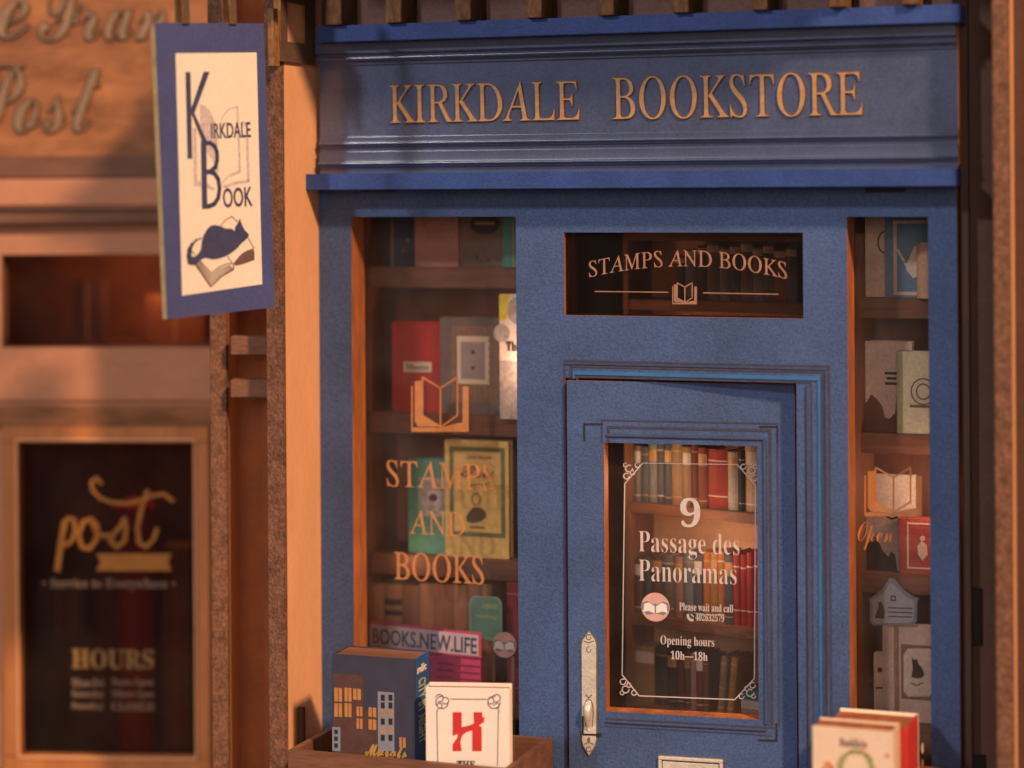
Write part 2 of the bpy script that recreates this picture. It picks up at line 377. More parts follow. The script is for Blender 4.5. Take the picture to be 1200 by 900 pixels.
P('rule', PINK_INK, tp, lambda m: m.stroke(FAC.pts([(697, 341.5), (783, 342.5)], TB), 1.2, TB, 5.4))
P('rule', PINK_INK, tp, lambda m: m.stroke(FAC.pts([(824, 343.2), (912, 344.8)], TB), 1.2, TB, 5.4))

# engraved door surround: concentric lines on the panel and one bright blue line
def surround(m):
    for i, (xl, xr, yt, wd, hh) in enumerate(((661, 973, 424.5, 1.8, .5), (668.5, 966, 431, 2.4, .7), (676, 951.5, 443.5, 2.2, .6), (690, 944, 447.5, 1.0, .4))):
        a0, a1, c = X(xl, 0, 500), X(xr, 0, 500), Z(yt, 0, 800)
        if i < 3: m.box(a0, a1 - wd, -hh, 0, c - wd, c)
        m.box(a1 - wd, a1, -hh - .02, 0, 0, c if i < 3 else c - 12)
        if i == 0: m.box(a0, a0 + wd, -hh - .02, 0, 0, c - wd)
        if i in (1, 2): m.box(a0, a0 + wd, -hh - .02, 0, c - 14, c - wd)
P('door_surround', GROOVE, shop, surround)
P('surround_fillet', BLUEG, shop, lambda m: (m.box(X(662.8, 0, 500), X(971, 0, 500), -1.6, 0, Z(430.3, 0, 800), Z(427, 0, 800)), m.box(X(967.3, 0, 500), X(971.2, 0, 500), -1.62, 0, 0, Z(430.3, 0, 800))), bevel=.5)
P('surround_inner_bead', BLUEG, shop, lambda m: (m.box(X(945, 0, 500), X(951, 0, 500), -2.2, 0, 0, Z(447, 0, 800)),), bevel=.8)
P('bright_line', BRIGHT, shop, lambda m: (m.box(X(671.5, 0, 500), X(962, 0, 500), -1.3, 0, Z(442.3, 0, 800), Z(437.5, 0, 800)), m.box(X(958.3, 0, 500), X(962, 0, 500), -1.32, 0, 0, Z(442.3, 0, 800)),
    m.box(X(671.5, 0, 500), X(674.5, 0, 500), -1.32, 0, Z(447, 0, 800), Z(442.3, 0, 800))), bevel=.4)
# clip slots under the ledge
P('slot', BLACK, shop, lambda m: m.box(X(1014, 0, 222), X(1062, 0, 222), -.9, 0, Z(225.5, 0, 1040), Z(221, 0, 1040)))
P('slot', BLACK, shop, lambda m: m.box(X(424, 0, 222), X(463, 0, 222), -.9, 0, Z(224.5, 0, 440), Z(221, 0, 440)))

# ------------------------------------------------------------------ the door, ajar
hg = FAC.at(933.5, 650, 20)[0]
DR = Fr((hg, 20, 0), 5.6)
DA = DR.at(665.5, 650, 0)[0]
dtop = DR.at(800, 448.2, 0)[1]
gx0, gx1, gz0, gz1 = DR.box(708.7, 520.8, 888, 838.5, 0)
door = P('door', [BLUE, CUT], shop, lambda m: panel(m, DA, -1, 6, dtop, 0, 24, [(gx0, gx1, gz0, gz1)]), DR)
def D(name, mats, fn, bevel=0): return P(name, mats, door, fn, DR, bevel)
P('gap_light_seal', DARKW, shop, lambda m: m.box(X(655, 40.5), X(940, 40.5), 47, 54, dtop - 14, dtop + 20))  # dark strip added to block lamp light leaking over the door
D('glass_pane', GLASS, lambda m: m.box(gx0 - 4, gx1 + 4, 24.4, 28, gz0 - 4, gz1 + 4))
def dl(m):
    for xl, yt, xr, yb, wd in ((705.5, 493.5, 913, 868, 1.8), (712.5, 501, 905, 861, 3.0)):
        a0, a1, c0, c1 = DR.box(xl, yt, xr, 845 if False else yb, 0)
        m.box(a0, a1, -.5, 0, c1 - wd, c1); m.box(a1 - wd, a1, -.52, 0, gz0 - 6, c1 - wd); m.box(a0, a0 + wd, -.52, 0, gz1, c1 - wd)
    m.box(gx0, gx1 + 18, -.5, 0, gz0 - 9, gz0 - 7.4); m.box(gx0, gx1 + 14, -.5, 0, gz0 - 18, gz0 - 16.5)
D('engraved_line', GROOVE, dl)
D('bead_moulding', BLUEG, lambda m: (m.box(gx0 + 3, gx1 + 9, -2.4, 0, gz1 + 7, gz1 + 11), m.box(gx1 + 7, gx1 + 11, -2.42, 0, gz0 - 5, gz1 + 7), m.box(gx0, gx1 + 9, -2.4, 0, gz0 - 13, gz0 - 10)), .9)
for L in ([(684.5, 516), (684.5, 497), (706, 497)], [(890, 500), (911, 500), (911, 519)], [(683.5, 839), (683.5, 860), (704, 860.5)], [(910, 848), (910, 868), (889, 867.5)]):
    D('corner_slot', BLACK, lambda m: m.stroke(DR.pts(L, -.6), 2.0, -3.4 if L[0][0] < 684 else -.7, 0))
# back plate, handle, letter slot
def plate(m):
    cx = 690
    Q = [(681.5, 756), (683, 750), (686, 746), (690, 740), (694, 746), (697, 750), (698.5, 756), (698.5, 868), (696.5, 874), (694, 879), (690, 885), (686.5, 879), (683.5, 874), (682, 868)]
    m.prism(DR.pts(Q, -2), -2.6, 0)
hp = D('handle_plate', SILVER, plate, .5)
def plr(m):
    Q = [(680, 756), (681.5, 749), (685, 745), (690, 738), (695, 745), (698.7, 749), (700, 756), (700, 868), (698, 875), (695, 880), (690, 887.5), (685.3, 880), (682, 875), (680.3, 868)]
    m.prism(DR.pts(Q, -2), -1.0, 0)
P('plate_rim', DKSIL, hp, plr, DR)
def grip(m):
    c = [(690, 822), (690, 826), (690, 834), (690, 842), (690, 850), (690, 856)]; rs = [3.2, 4.6, 4.8, 3.6, 2.4, 1.2]; dp = [-4, -8, -10, -8, -5, -3]
    n = 10; rings = []
    for (x, y), r, d in zip(c, rs, dp):
        a, z = DR.at(x, y, -2); k = len(m.v)
        m.v += [DR.W(a + r * math.cos(2 * math.pi * i / n), d + r * .8 * math.sin(2 * math.pi * i / n), z) for i in range(n)]; rings.append(k)
    for k0, k1 in zip(rings, rings[1:]):
        for i in range(n):
            j = (i + 1) % n; m.f.append((k0 + i, k1 + i, k1 + j, k0 + j)); m.m.append(0)
    for k0 in (rings[0], rings[-1]): m.f.append(tuple(range(k0, k0 + n))); m.m.append(0)
P('handle_grip', SILVER, hp, grip, DR, smooth=True)
def pd(m):
    at = lambda L: DR.pts(L, -2.6)
    m.stroke(at([(686, 851), (684.7, 838), (685, 827), (687, 821), (690, 819), (693, 821), (695, 827), (695.3, 838), (694, 851)]), 1.0, -3.0, -2.5)
    m.stroke(at([(686.5, 814), (690, 818), (693.5, 814)]), 1.3, -3.0, -2.5)
    for y in (746.5, 878): m.stroke(at([(690 + 3.0 * math.cos(t), y + 3.0 * math.sin(t)) for t in [i * .7 for i in range(9)]]), .9, -3.0, -2.5)
    m.stroke(at([(684, 751), (690, 753), (696, 751)]), .9, -3.0, -2.5); m.stroke(at([(684.5, 872), (690, 870), (695.5, 872)]), .9, -3.0, -2.5)
    m.stroke(at([(690 + 2.6 * math.cos(t), 761 + 3.6 * math.sin(t)) for t in [i * .7 for i in range(8)]]), .7, -2.9, -2.5)
    a, c = DR.at(690, 867, -2.6); m.disc(a, c, 1.7, -3.1, -2.5, 10, ry=3.5)
P('plate_engraving', DKSIL, hp, pd, DR)
ls = D('letter_slot', SILVER, lambda m: m.ring(*DR.box(772, 887.5, 847.5, 920, 0), 4, -4, 0), .8)
P('slot_flap', SILVER, ls, lambda m: (lambda q: m.box(q[0] + 5, q[1] - 5, -2.5, 0, q[2] + 5, q[3] - 6))(DR.box(772, 887.5, 847.5, 920, 0)), DR, .5)
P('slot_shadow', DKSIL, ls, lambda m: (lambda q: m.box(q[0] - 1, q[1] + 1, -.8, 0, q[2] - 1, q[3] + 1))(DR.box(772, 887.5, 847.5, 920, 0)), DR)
# printing on the door glass
GD = 23.6
def dt(m):
    k = dict(fr=DR)
    t_at(m, '9', 797, 583.5, 820.5, 618, GD, 24.4, style='bold', **k)
    t_at(m, 'Passage des', 748.5, 624.5, 866.5, 655.5, GD, 24.4, style='bold', off=-.013, **k)
    t_at(m, 'Panoramas', 748.5, 658, 863, 683, GD, 24.4, style='bold', off=-.013, **k)
    t_at(m, 'Please wait and call', 796, 707.5, 859, 716.5, GD, 24.4, style='bold', off=-.004, **k)
    t_at(m, '402632579', 815, 719.5, 848.5, 728, GD, 24.4, style='bold', off=-.004, **k)
    t_at(m, 'Opening hours', 774, 746, 837, 759.5, GD, 24.4, style='bold', off=-.008, **k)
    t_at(m, '10h\u201418h', 786, 763.5, 829, 773.5, GD, 24.4, style='bold', off=-.004, **k)
D('glass_lettering', WINK, dt)
def dbord(m):
    at = lambda L: DR.pts(L, GD)
    m.stroke(at([(753, 542.7), (864, 544.5), (885.3, 569), (884, 795), (861, 820), (749, 815.5), (729, 791), (732, 567), (753, 542.7)]), 1.1, GD, 24.4)
    for cx, cy, sx, sy in ((742, 553, 1, 1), (876, 555, -1, 1), (738, 804, 1, -1), (874, 808, -1, -1)):
        for (dx, dy, r) in ((-5, -4, 4.2), (-8, 5, 3.4), (5, -8, 3.0), (-1, 1, 2.6), (-9, -8, 2.4)):
            m.stroke(at([(cx + sx * dx + r * math.cos(t), cy + sy * dy + r * math.sin(t)) for t in [i * .75 for i in range(8)]]), 1.2, GD - .02, 24.4)
D('glass_border', WINK, dbord)
def phone(m):
    m.stroke(DR.pts([(806, 720.5), (806.5, 724), (809, 726.5), (812, 726.8)], GD), 2.6, GD, 24.4); m.stroke(DR.pts([(809.5, 720), (811.5, 721), (812.6, 723)], GD), .9, GD, 24.4)
D('phone_mark', WINK, phone)
BADGE = [mat('badge_pink', (.62, .36, .33), .6, 10, .1, .1), mat('badge_slate', (.20, .19, .24), .6, 10, .1, .1), mat('badge_white', (.78, .73, .70), .6, 10, .06, .1)]
def badge(m, fr, cx, cy, r, b, b1=None):
    b1 = b1 or b + .8
    a, c = fr.at(cx, cy, b); m.disc(a, c, r, b, b1, 28, 0)
    pt = lambda L: [(a + x * r, c + y * r) for x, y in L]
    m.prism(pt([(-.92, .30), (-.55, .42), (-.1, .18), (0, .30), (.1, .18), (.55, .42), (.92, .30), (.98, -.12), (.6, -.55), (0, -.42), (-.6, -.55), (-.98, -.12)]), b - .25, b - .02, 1)
    m.prism(pt([(-.78, .2), (-.45, .32), (-.05, .05), (-.05, -.42), (-.5, -.28), (-.86, -.36)]), b - .45, b - .27, 2)
    m.prism(pt([(.78, .2), (.45, .32), (.05, .05), (.05, -.42), (.5, -.28), (.86, -.36)]), b - .45, b - .27, 2)
D('glass_badge', BADGE, lambda m: badge(m, DR, 768, 711.5, 17, 23.4))

# ================================================================== EAVES ABOVE THE HEADER
EAVB = mat('eave_board_paint', (.12, .062, .052), .7, 50, .15, .3, fine=4, famt=.15)
eave = thing('roof_eaves', 'brown slotted eaves boards with rafter tails resting on the blue header', 'eaves', (X(750), -20, Z(30, -20)))
tx = [388, 458, 539, 622, 706, 793, 885, 975, 1060]
P('back_board', DARKW, eave, lambda m: m.box(FX0 - 8, FX1 + 4, 12, 20, Z(17, -38), ZT))
P('soffit', DARKW, eave, lambda m: m.box(FX0 - 10, FX1 + 6, -200, 20, ZT, ZT + 12))
for i, x in enumerate(tx):
    b = -30; a0 = X(x, b, 10); a1 = X(x + 18, b, 10)
    P('rafter_tail', mat('rafter_wood', (.15, .070, .028), .75, 12, .4, .5, fine=3, famt=.25, stretch=(1, 1, .3)), eave, lambda m: m.box(a0, a1, -46, 12, Z(17.2, -38) + .3, ZT), bevel=.7)
    nx = tx[i + 1] if i + 1 < len(tx) else 1118
    P('eave_board', EAVB, eave, lambda m: m.box(X(x + 33, -12, 10), X(nx - 1, -12, 10), -18, -8, Z(17.2, -38) + .3, ZT), bevel=.5)

# ================================================================== DIVIDING FRAME AT THE LEFT
XD = FX0 - .5
YD = SIDE.at(335.5, 450, -XD)[0]                 # how far the divider stands out in front of the shop
div = thing('dividing_wall', 'raw fibreboard divider post with two rungs left of the blue bookshop', 'wall', (XD - 40, YD, 0))
wC = 27
P('divider_board', [FIB, PALE], div, lambda m: m.box(XD - wC + 4, XD, YD + 1, 40, 0, ZT, 1))
P('front_edge', FIB, div, lambda m: m.box(XD - wC + 3.4, XD - .4, YD - 6, YD + .8, 0, ZT), bevel=1.2)
FP = Fr((XD, YD, 0), 18)                         # the post-office end of the front
PYB = 0
a247 = lambda b, x: FP.at(x, 600, b)[0]
bA = 60
P('inner_post', FIB, div, lambda m: m.box(a247(bA, 247), a247(bA, 266.5), bA, bA + 14, 0, Z(-60)), FP, bevel=1)
P('inner_post_face', PALE, div, lambda m: m.box(a247(bA, 253), a247(bA, 266), bA + 14.5, bA + 150, 0, Z(-60)), FP)
BPAN = mat('recess_panel', (.40, .13, .04), .6, 60, .15, .15, fine=4, famt=.08)
P('recess_panel', BPAN, div, lambda m: m.box(a247(150, 250), XD * 0 + a247(150, 318), 150, 158, 0, Z(-60)), FP)
P('recess_trim', BPAN, div, lambda m: m.box(a247(120, 309), a247(120, 316), 120, 130, 0, Z(-60)), FP)
for y0, y1 in ((391, 416), (442, 466)):
    P('rung', WOOD, div, lambda m: (lambda q: m.box(q[0], q[1], 40, 72, q[2], q[3]))(FP.box(270, y0 + 3, 318, y1, 40)), FP, bevel=1)

# ================================================================== HANGING SIGN AND BRACKET
XB = XD + 4
br = thing('sign_bracket', 'dark wooden slotted bracket carrying the hanging shop sign', 'bracket', (XB, YD, SIDE.at(350, 75, -XB)[1]))
def brk(m):
    f = lambda x, y: SIDE.at(x, y, -XB)
    a0, a1 = f(329, 40)[0], f(369.5, 40)[0]; c0 = f(350, 74)[1]; c1 = f(350, -10)[1]
    s0, s1 = f(337, 28)[0], f(357, 28)[0]; z0, z1 = f(347, 50)[1], f(347, 4)[1]
    panel(m, a0, a1, c0, ZT - 5, -XB - 0, -XB + 9, [(s0, s1, z0, z1)])
P('bracket_plate', [mat('bracket_wood', (.115, .068, .045), .65, 30, .2, .3, fine=3, famt=.15), OCHRE], br, brk, SIDE)
f_ = lambda x, y: SIDE.at(x, y, -XB)
P('bracket_tongue', OCHRE, br, lambda m: m.box(f_(321, 40)[0], f_(328, 40)[0], -XB + .5, -XB + 8.5, f_(324, 78)[1], f_(324, 10)[1]), SIDE, .6)
SG_O = None
SD = 2440.0
sg_c = CAM + (cf * FPX + RR * (251 - 600) + UU * (HOR - 200)) * (SD / FPX)
SG = Fr(sg_c, 64.7, tilt=2.4)
P('bracket_arm', MT['bracket_wood'], br, lambda m: m.box(-175, 130, 2, 11, SG.at(251, 0, 0)[1] + 24, SG.at(251, 0, 0)[1] + 50), Fr(sg_c, 64.7), .8)
a0, a1, c0, c1 = SG.at(188.5, 200, 0)[0], SG.at(316, 200, 0)[0], SG.at(251, 368, 0)[1], SG.at(251, 27, 0)[1]
sgn = thing('hanging_sign', 'tall blue bordered hanging shop sign with black cat asleep on book', 'sign', SG.W((a0 + a1) / 2, 4, c0))
P('sign_board', [SIGNB, mat('sign_cut_edge', (.50, .36, .16), .7, 14, .2, .4)], sgn, lambda m: m.box(a0, a1, 0, 8.5, c0, c1, 0, 1), SG)
q = SG.pts([(205.6, 62.5), (300.4, 61.5), (307, 333), (213.2, 346.5)], 0)
pn = P('sign_panel', mat('sign_paper', (.80, .73, .65), .6, 60, .04, .15, fine=3, famt=.05), sgn, lambda m: m.prism(q, -.5, -.02), SG)
def sk(m):
    at = lambda L: SG.pts(L, -.5); b0, b1 = -1.1, -.5
    m.prism(at([(217.2, 84.4), (222.9, 84.4), (225.0, 186), (219.6, 186)]), b0, b1)
    m.prism(at([(238.6, 84), (245.4, 84), (227.6, 132.5), (222.4, 131.5)]), b0 - .02, b1); m.prism(at([(223.3, 131.2), (227, 131.5), (242, 165), (237.2, 167)]), b0 - .04, b1)
    m.prism(at([(235.2, 165.5), (241.4, 165.5), (242.6, 243.5), (236.6, 244.6)]), b0 - .06, b1)
    m.stroke(at([(238, 167.5), (246, 167.5), (251, 171), (254, 178), (254.3, 188), (252, 196), (247, 200.5), (240, 202)]), 5.0, b0 - .08, b1)
    m.stroke(at([(245, 201), (251, 203), (255.5, 210), (257, 221), (255.5, 232), (251, 239), (245, 241.5), (239, 242)]), 5.0, b0 - .1, b1)
    A = SG.box(247, 143.5, 293.5, 161.5, -.5); m.text('IRKDALE', *A[:2], *A[2:], b0, b1, 'plain', .012)
    A = SG.box(261, 219.5, 295.5, 242.5, -.5); m.text('OOK', *A[:2], *A[2:], b0, b1, 'plain', .012)
P('sign_lettering', NAVY, pn, sk, SG)
def gh(m):
    at = lambda L: SG.pts(L, -.5); b0, b1 = -.75, -.5
    m.prism(at([(234, 122), (240, 124), (247, 131), (252, 143), (255, 165), (256, 205), (250, 190), (243, 178), (235, 172)]), b0, b1)
    m.prism(at([(226, 150), (230, 150), (231, 212), (242, 214), (252, 221), (249, 223), (240, 219), (227, 218)]), b0 - .02, b1)
    m.stroke(at([(258, 146), (261, 136), (268, 128), (278, 125), (280, 165), (281, 202), (270, 204), (262, 212), (257, 221)]), 1.6, b0 - .04, b1)
    m.stroke(at([(278, 126), (281, 200), (270, 206)]), 2.6, b0 - .06, b1)
    m.stroke(at([(284, 143), (289, 146), (291, 212), (277, 214), (262, 219)]), 3.4, b0 - .08, b1)
P('ghost_book', LAV, pn, gh, SG)
c8 = lambda L: SG.pts([(205 + x / 8.57, 240 + y / 8.57) for x, y in L], -.5)
def cat(m):
    b0, b1 = -1.1, -.5
    m.prism(c8([(268, 370), (285, 310), (320, 250), (355, 212), (395, 202), (450, 212), (505, 238), (570, 240), (600, 268), (602, 228), (632, 182), (650, 138), (668, 195), (700, 255), (744, 300), (722, 338), (660, 390), (620, 440), (560, 485), (500, 518), (430, 542), (370, 546), (300, 530), (245, 562), (205, 605), (155, 606), (128, 570), (150, 520), (200, 520), (240, 485), (262, 440)]), b0, b1)
    W8 = 1.0
    for (p0, p1, w_) in (((264, 335), (215, 352), 1.2), ((215, 352), (170, 400), 2.4), ((172, 395), (145, 450), 4.2), ((147, 445), (140, 520), 6.2), ((140, 515), (150, 580), 6.6)): m.stroke(c8([p0, p1]), w_, b0 - .03, b1)
P('cat_figure', NAVY, pn, cat, SG)
def bk(m):
    b0, b1 = -.95, -.5
    m.stroke(c8([(205, 600), (358, 822), (470, 715), (585, 650), (592, 590)]), 1.6, b0, b1)
    m.stroke(c8([(250, 560), (365, 688), (440, 625), (520, 592), (575, 590)]), .9, b0 - .02, b1)
    for k in (.2, .4, .6, .8):
        m.stroke(c8([(205 + 45 * k, 600 - 40 * k), (358 + 7 * k, 822 - 130 * k), (470 - 30 * k, 715 - 90 * k), (585 - 40 * k, 650 - 52 * k)]), .75, b0 - .04 - k * .02, b1)
    m.prism(c8([(585, 592), (650, 510), (700, 470), (785, 435), (798, 480), (796, 540), (700, 580), (612, 605)]), -.8, b1)
    m.stroke(c8([(610, 605), (700, 582), (796, 545)]), 1.4, b0 - .1, b1)
    m.stroke(c8([(460, 208), (505, 152), (570, 118), (628, 170)]), .7, b0 - .12, b1); m.stroke(c8([(735, 330), (790, 435)]), .7, b0 - .14, b1); m.stroke(c8([(525, 515), (578, 590)]), .7, b0 - .16, b1)
    m.stroke(c8([(160, 460), (205, 500)]), .8, b0 - .18, b1); m.stroke(c8([(700, 500), (780, 470)]), .7, b0 - .2, b1)
P('book_drawing', SEPIA, pn, bk, SG)
for x in (213, 268):
    a = SG.at(x, 20, 0)[0]
    P('hanger', [OCHRE, MT['bracket_wood']], sgn, lambda m: m.box(a, a + 9, -3, 12, c1 - 1, SG.at(251, 0, 0)[1] + 30, 1, 1).box(a - .6, a, -3, 12, c1 - 1, SG.at(251, 0, 0)[1] + 30, 0), SG)

# ================================================================== POST OFFICE FRONT (behind, out of focus)
PF = Fr(FP.W(-60, 330, 0), 16.2)
po = thing('post_office', 'orange wooden post office front with script lettered fascia', 'shop', PF.W(-200, 20, 0))
px0 = PF.at(-140, 450, 0)[0]; px1 = PF.at(285, 450, 0)[0]
pz = lambda y, b=0: PF.at(130, y, b)[1]
pxx = lambda x, b=0: PF.at(x, 600, b)[0]
PW = (pxx(4), pxx(250), pz(407), pz(298)); PG = (pxx(26), pxx(228), pz(883), pz(520))
P('front_panel', [POSTM, POSTD], po, lambda m: panel(m, px0, px1, 0, pz(262), 0, 26, [PW, (pxx(10), pxx(240), pz(893), pz(505))]), PF)
P('fascia_board', POSTW, po, lambda m: m.box(px0, px1, -8, 26, pz(183), pz(-130)), PF)
P('fascia_moulding', POSTD, po, lambda m: m.box(px0, px1, -22, 26, pz(208, -22), pz(182, -22)), PF, 2)
P('fascia_moulding', POSTM, po, lambda m: m.box(px0, px1, -30, 26, pz(244, -30), pz(209, -30)), PF, 5)
P('fascia_moulding', POSTD, po, lambda m: m.box(px0, px1, -18, 26, pz(262, -18), pz(245, -18)), PF, 2)
P('door_head', POSTW, po, lambda m: m.box(px0, px1, -9, 0, pz(499), pz(475)), PF, 1.5)
P('sill_moulding', POSTM, po, lambda m: m.box(px0, px1, -5, 0, pz(470), pz(427)), PF, 2)
pd_ = P('door_frame', POSTV, po, lambda m: m.ring(pxx(5), pxx(248), pz(904), pz(499), 22, -12, 18), PF, 2)
P('frame_highlight', PALE, po, lambda m: m.ring(pxx(22), pxx(232), pz(887), pz(513), 3.0, -14.5, -10), PF, .8)  # pale ring paints in the bright highlight along the frame edge
P('door_glass', GLASSD, pd_, lambda m: m.box(PG[0] - 6, PG[1] + 6, 8, 14, PG[2] - 6, PG[3] + 6), PF)
P('window_glass', GLASSD, po, lambda m: m.box(PW[0] - 5, PW[1] + 5, 27, 32, PW[2] - 5, PW[3] + 5), PF)
def plet(m, b0, b1, off, g):
    for t, x0, y0, x1, y1 in (('re', -50, -2, 34, 45), ('Fran', 47, -22, 196, 47), ('Post', -36, 76, 118, 155)):
        A = PF.box(x0 - g, y0 - g, x1 + g, y1 + g, -8); m.text(t, *A[:2], *A[2:], b0, b1, 'script', off)
P('fascia_lettering_rim', LETD, po, lambda m: plet(m, -9, -8, .014, 2), PF)
P('fascia_lettering', LETT, po, lambda m: plet(m, -13, -9.2, -.008, 0), PF)
def pgl(m):
    at = lambda L: PF.pts(L, 7)
    A = dict(fr=PF)
    m.stroke(at([(67, 668), (72, 632), (76, 611)]), 8, 6.6, 8); m.stroke(at([(74, 616), (80, 607), (87, 609), (88, 622), (84, 634), (77, 639), (73, 634)]), 5.5, 6.5, 8)
    m.stroke(at([(108, 608), (98, 611), (92, 626), (96, 641), (105, 643), (113, 632), (114, 616), (107, 608), (112, 622), (120, 628), (132, 627), (141, 617), (146, 607), (148, 618), (146, 634), (137, 641), (129, 634), (133, 627)]), 6, 6.4, 8)
    m.stroke(at([(119, 567), (113, 560), (107, 565), (109, 575), (118, 584), (132, 589), (150, 590), (165, 586), (178, 581), (192, 579), (203, 587)]), 5.2, 6.3, 8)
    m.stroke(at([(173, 575), (167, 592), (161, 618), (163, 636), (171, 641), (180, 632), (184, 620)]), 6, 6.2, 8)
    m.prism(at([(113, 649), (201, 649), (197, 658), (201, 669), (113, 669), (118, 658)]), 6.6, 8)
P('glass_lettering', OINK, pd_, pgl, PF)
def pg2(m):
    A = dict(fr=PF)
    t_at(m, 'HOURS', 84, 761, 180, 784, 6.6, 8, style='bold', off=.012, **A)
P('hours_heading', mat('dull_gold_ink', (.26, .14, .045), .5, 20, .15, .05), pd_, pg2, PF)
def pg3(m):
    A = dict(fr=PF)
    t_at(m, '\u2022 Service to Everywhere \u2022', 50, 678, 205, 692, 6.6, 8, style='bold', **A)
    for i, (l, r) in enumerate((('Mon-Fri', '9am-5pm'), ('Saturday', '10am-2pm'), ('Sunday', 'CLOSED'))):
        t_at(m, l, 84, 795 + i * 14, 122, 805 + i * 14, 6.6, 8, style='bold', **A); t_at(m, r, 131, 795 + i * 14, 180, 805 + i * 14, 6.6, 8, style='bold', **A)
P('small_lettering', mat('faded_ink', (.24, .16, .11), .5, 20, .15, .05), pd_, pg3, PF)
# dim room behind the post office front
P('room_shell', mat('post_room', (.22, .085, .04), .7, 60, .4, .2), po, lambda m: (m.box(px0, px1, 300, 310, 0, pz(262)), m.box(px0, px0 + 8, 33, 300, 0, pz(262)), m.box(px1 - 8, px1, 33, 300, 0, pz(262)), m.box(px0, px1, 33, 310, pz(262) - .5, pz(250))), PF)
P('room_shelf', WOOD, po, lambda m: m.box(pxx(60, 150), pxx(260, 150), 150, 230, pz(417, 150), pz(402, 150)), PF)
P('room_shelf', WOOD, po, lambda m: m.box(pxx(20, 200), pxx(150, 200), 200, 260, pz(760, 200), pz(750, 200)), PF)
def cyl(m, a, b, r0, r1, z0, z1, n=20):
    k = len(m.v); m.v += [m.fr.W(a + r0 * math.cos(2 * math.pi * i / n), b + r0 * math.sin(2 * math.pi * i / n), z0) for i in range(n)] + [m.fr.W(a + r1 * math.cos(2 * math.pi * i / n), b + r1 * math.sin(2 * math.pi * i / n), z1) for i in range(n)]
    for i in range(n): j = (i + 1) % n; m.f.append((k + i, k + j, k + n + j, k + n + i)); m.m.append(0)
    m.f.append(tuple(range(k + n, k + 2 * n))); m.m.append(0); m.f.append(tuple(range(k + n - 1, k - 1, -1))); m.m.append(0)
pb = thing('post_box', 'red pillar post box dimly seen behind the post office glass', 'post box', PF.W(pxx(158, 90), 90, 0))
P('body', RED, pb, lambda m: (cyl(m, pxx(158, 90), 90, 26, 26, 0, pz(600, 90)), cyl(m, pxx(158, 90), 90, 30, 30, pz(600, 90), pz(592, 90)), cyl(m, pxx(158, 90), 90, 28, 10, pz(592, 90), pz(583, 90))), PF)
P('letter_slit', BLACK, pb, lambda m: m.box(pxx(158, 90) - 12, pxx(158, 90) + 12, 62, 64.5, pz(625, 90), pz(620, 90)), PF)
for i, (x0, y0, x1, y1, b, c, l) in enumerate(((40, 690, 95, 750, 205, (.20, .10, .06), 'brown paper parcel on the shelf behind the post office glass'), (190, 640, 222, 740, 120, (.34, .15, .07), 'tall tan parcel standing right of the red post box'),
        (85, 330, 120, 400, 160, (.10, .05, .05), 'dark red parcel left on shelf behind post office upper window'), (170, 345, 240, 400, 160, (.22, .09, .045), 'wide brown parcel on shelf behind post office upper window'))):
    q = PF.box(x0, y0, x1, y1, b); zb = {0: pz(750, 200), 1: 0, 2: pz(402, 150), 3: pz(402, 150)}[i]
    t = thing('parcel', l, 'parcel', PF.W((q[0] + q[1]) / 2, b + 15, zb)); P('box', col('parcel%d' % i, c), t, lambda m: m.box(q[0], q[1], b, b + 40, zb, q[3]), PF, 1.5)
    P('string', PAGES, t, lambda m: m.box((q[0] + q[1]) / 2 - 1, (q[0] + q[1]) / 2 + 1, b - .6, b, zb, q[3]), PF)
point('post_room_fill', PF.W(pxx(190, 120), 120, pz(300, 120)), .014, (1, .5, .25), .003)  # unseen source, added to brighten the room behind the post office glass

# ================================================================== RIGHT-HAND END
rt = thing('end_wall', 'dark brown slotted end wall right of the bookshop front', 'wall', (X(1146), 25, 0))
SL1, SL2 = (X(1139, 22, 720), X(1152, 22, 720), Z(758, 22, 1145), Z(689, 22, 1145)), (X(1138, 22, 900), X(1156, 22, 900), Z(915, 22, 1147), Z(884, 22, 1147))
P('wall_board', [SIDEW, CUT], rt, lambda m: panel(m, FX1 + 1, X(1185, 22), 0, ZT, 22, 34, [SL1, SL2]))
P('slot_back', BLACK, rt, lambda m: m.box(FX1 + 1, X(1185, 22), 40, 46, 0, ZT))
P('corner_strip', DARKW, rt, lambda m: m.box(X(1127, 10), X(1136.5, 10), 8, 21.6, 0, ZT), bevel=.8)
eb = -75
E0, E1 = X(1165, eb), X(1185.5, eb)
P('front_post', FIB, rt, lambda m: m.box(E0, E1, eb, eb + 8, 0, ZT), bevel=1)
P('front_post_face', PALE, rt, lambda m: m.box(E0 + 2, E1 - .6, eb + 8.3, -38, 0, ZT))
P('outer_board', SIDEW, rt, lambda m: m.box(E0 + 2, E1 + 160, -37.5, -30, 0, ZT))

